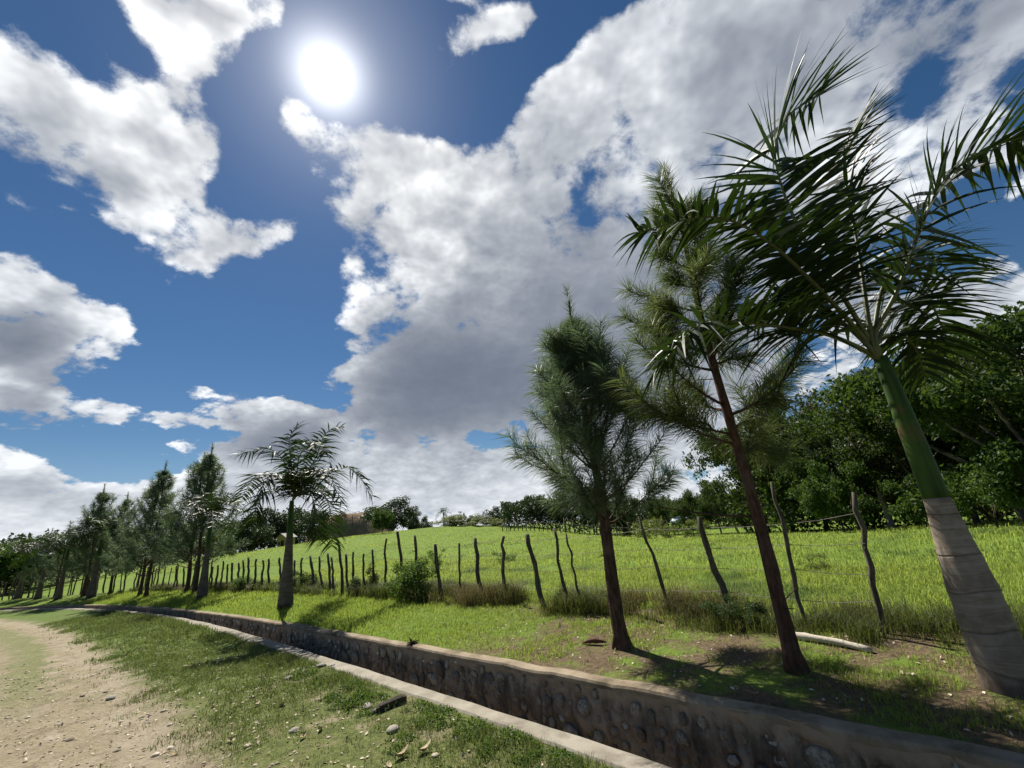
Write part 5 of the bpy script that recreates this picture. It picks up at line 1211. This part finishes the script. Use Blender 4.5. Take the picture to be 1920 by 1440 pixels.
for x, y, sz, lab in ((-1.14, 4.0, 0.13, 'large curled tan leaf lowest in the foreground grass'), (-0.97, 4.04, 0.13, 'large curled tan leaf right beside the lowest one in the foreground')):
    o = link('fallen_leaf', lm[3], None, None, (x, y, Z1(x, y)+0.012)); o.scale = (sz,)*3; o.rotation_euler = (0.3, 0.1, sz*30); tag(o, lab, 'leaf')
mb = MB(); m = 8000
s = rg.uniform(-1.5, 12, m); n = -0.25-rg.random(m)**0.8*4.2; k = rg.random(m) < np.interp(s, [0, 12], [1, 0.35]); s, n = s[k], n[k]; x, y = CP(s, n); z = road_z(s, n, x, y)
leaves(mb, np.stack([x, y, z+0.006], -1), rg, 0.036, None, 0.8)
s = rg.uniform(-3, 6, 1500); n = rg.uniform(0.9, 3.2, 1500); x, y = CP(s, n); z = land_z(s, n, x, y); leaves(mb, np.stack([x, y, z+0.006], -1), rg, 0.035, None, 0.8)
tag(mb.build('leaf_litter', M_LIT), 'tiny dry leaf scraps scattered over road edge and verge', 'litter', kind='stuff')
mb = MB(); base = [np.array([v.co for v in mm.vertices]) for mm in rocks]; fc = [np.array([p.vertices[:] for p in mm.polygons]) for mm in rocks]
for k in range(1500):
    s = rg.uniform(-1.5, 11); n = -0.3-rg.random()**0.6*4.6; x, y = CP(s, n); a = rg.uniform(0.006, 0.018) if rg.random() < 0.93 else rg.uniform(0.02, 0.035)
    i = k % 5; mb.add(base[i]*np.array([a*1.2, a, a*0.6])+np.array([float(x), float(y), float(road_z(s, n, x, y))+a*0.2]), None, fc[i])
t = NT('gravel'); M_GRAV = t.finish(t.principled(t.mix(t.island(), (0.22, 0.18, 0.125), (0.55, 0.48, 0.37)), 0.9, 0.15))
tag(mb.build('gravel', M_GRAV), 'loose gravel strewn over the dirt road', 'gravel', kind='stuff')

# leafy weeds hugging the kerb
rg = np.random.default_rng(123); mb = MB()
for s0, n0, r0, hh in ((0.7, -0.42, 0.20, 0.06), (1.15, -0.40, 0.22, 0.09), (1.6, -0.36, 0.16, 0.07), (2.1, -0.38, 0.20, 0.08), (2.45, -0.34, 0.12, 0.06), (3.1, -0.55, 0.24, 0.06), (3.5, -0.62, 0.26, 0.07), (3.75, -0.40, 0.14, 0.06), (4.4, -0.45, 0.16, 0.05), (0.2, -0.45, 0.16, 0.06), (2.0, -0.8, 0.16, 0.05), (1.2, -0.95, 0.18, 0.05), (5.0, -0.5, 0.2, 0.05)):
    m = int(5200*r0*r0*6); a = rg.uniform(0, 6.283, m); q = np.sqrt(rg.random(m)); s = s0+np.cos(a)*q*r0*1.3; n = np.minimum(n0+np.sin(a)*q*r0, -0.19)
    k = fnoise(s, n, 9.0, 2) > 0.40; s, n, q = s[k], n[k], q[k]; x, y = CP(s, n); z = road_z(s, n, x, y)+hh*rg.random(len(s))*(1-q**2)*1.2+0.006
    leaves(mb, np.stack([x, y, z], -1), rg, 0.022, None, 0.6)
tag(mb.build('kerb_weeds', M_SHRUB), 'low leafy weeds growing along the road side of the kerb', 'weeds', kind='stuff')
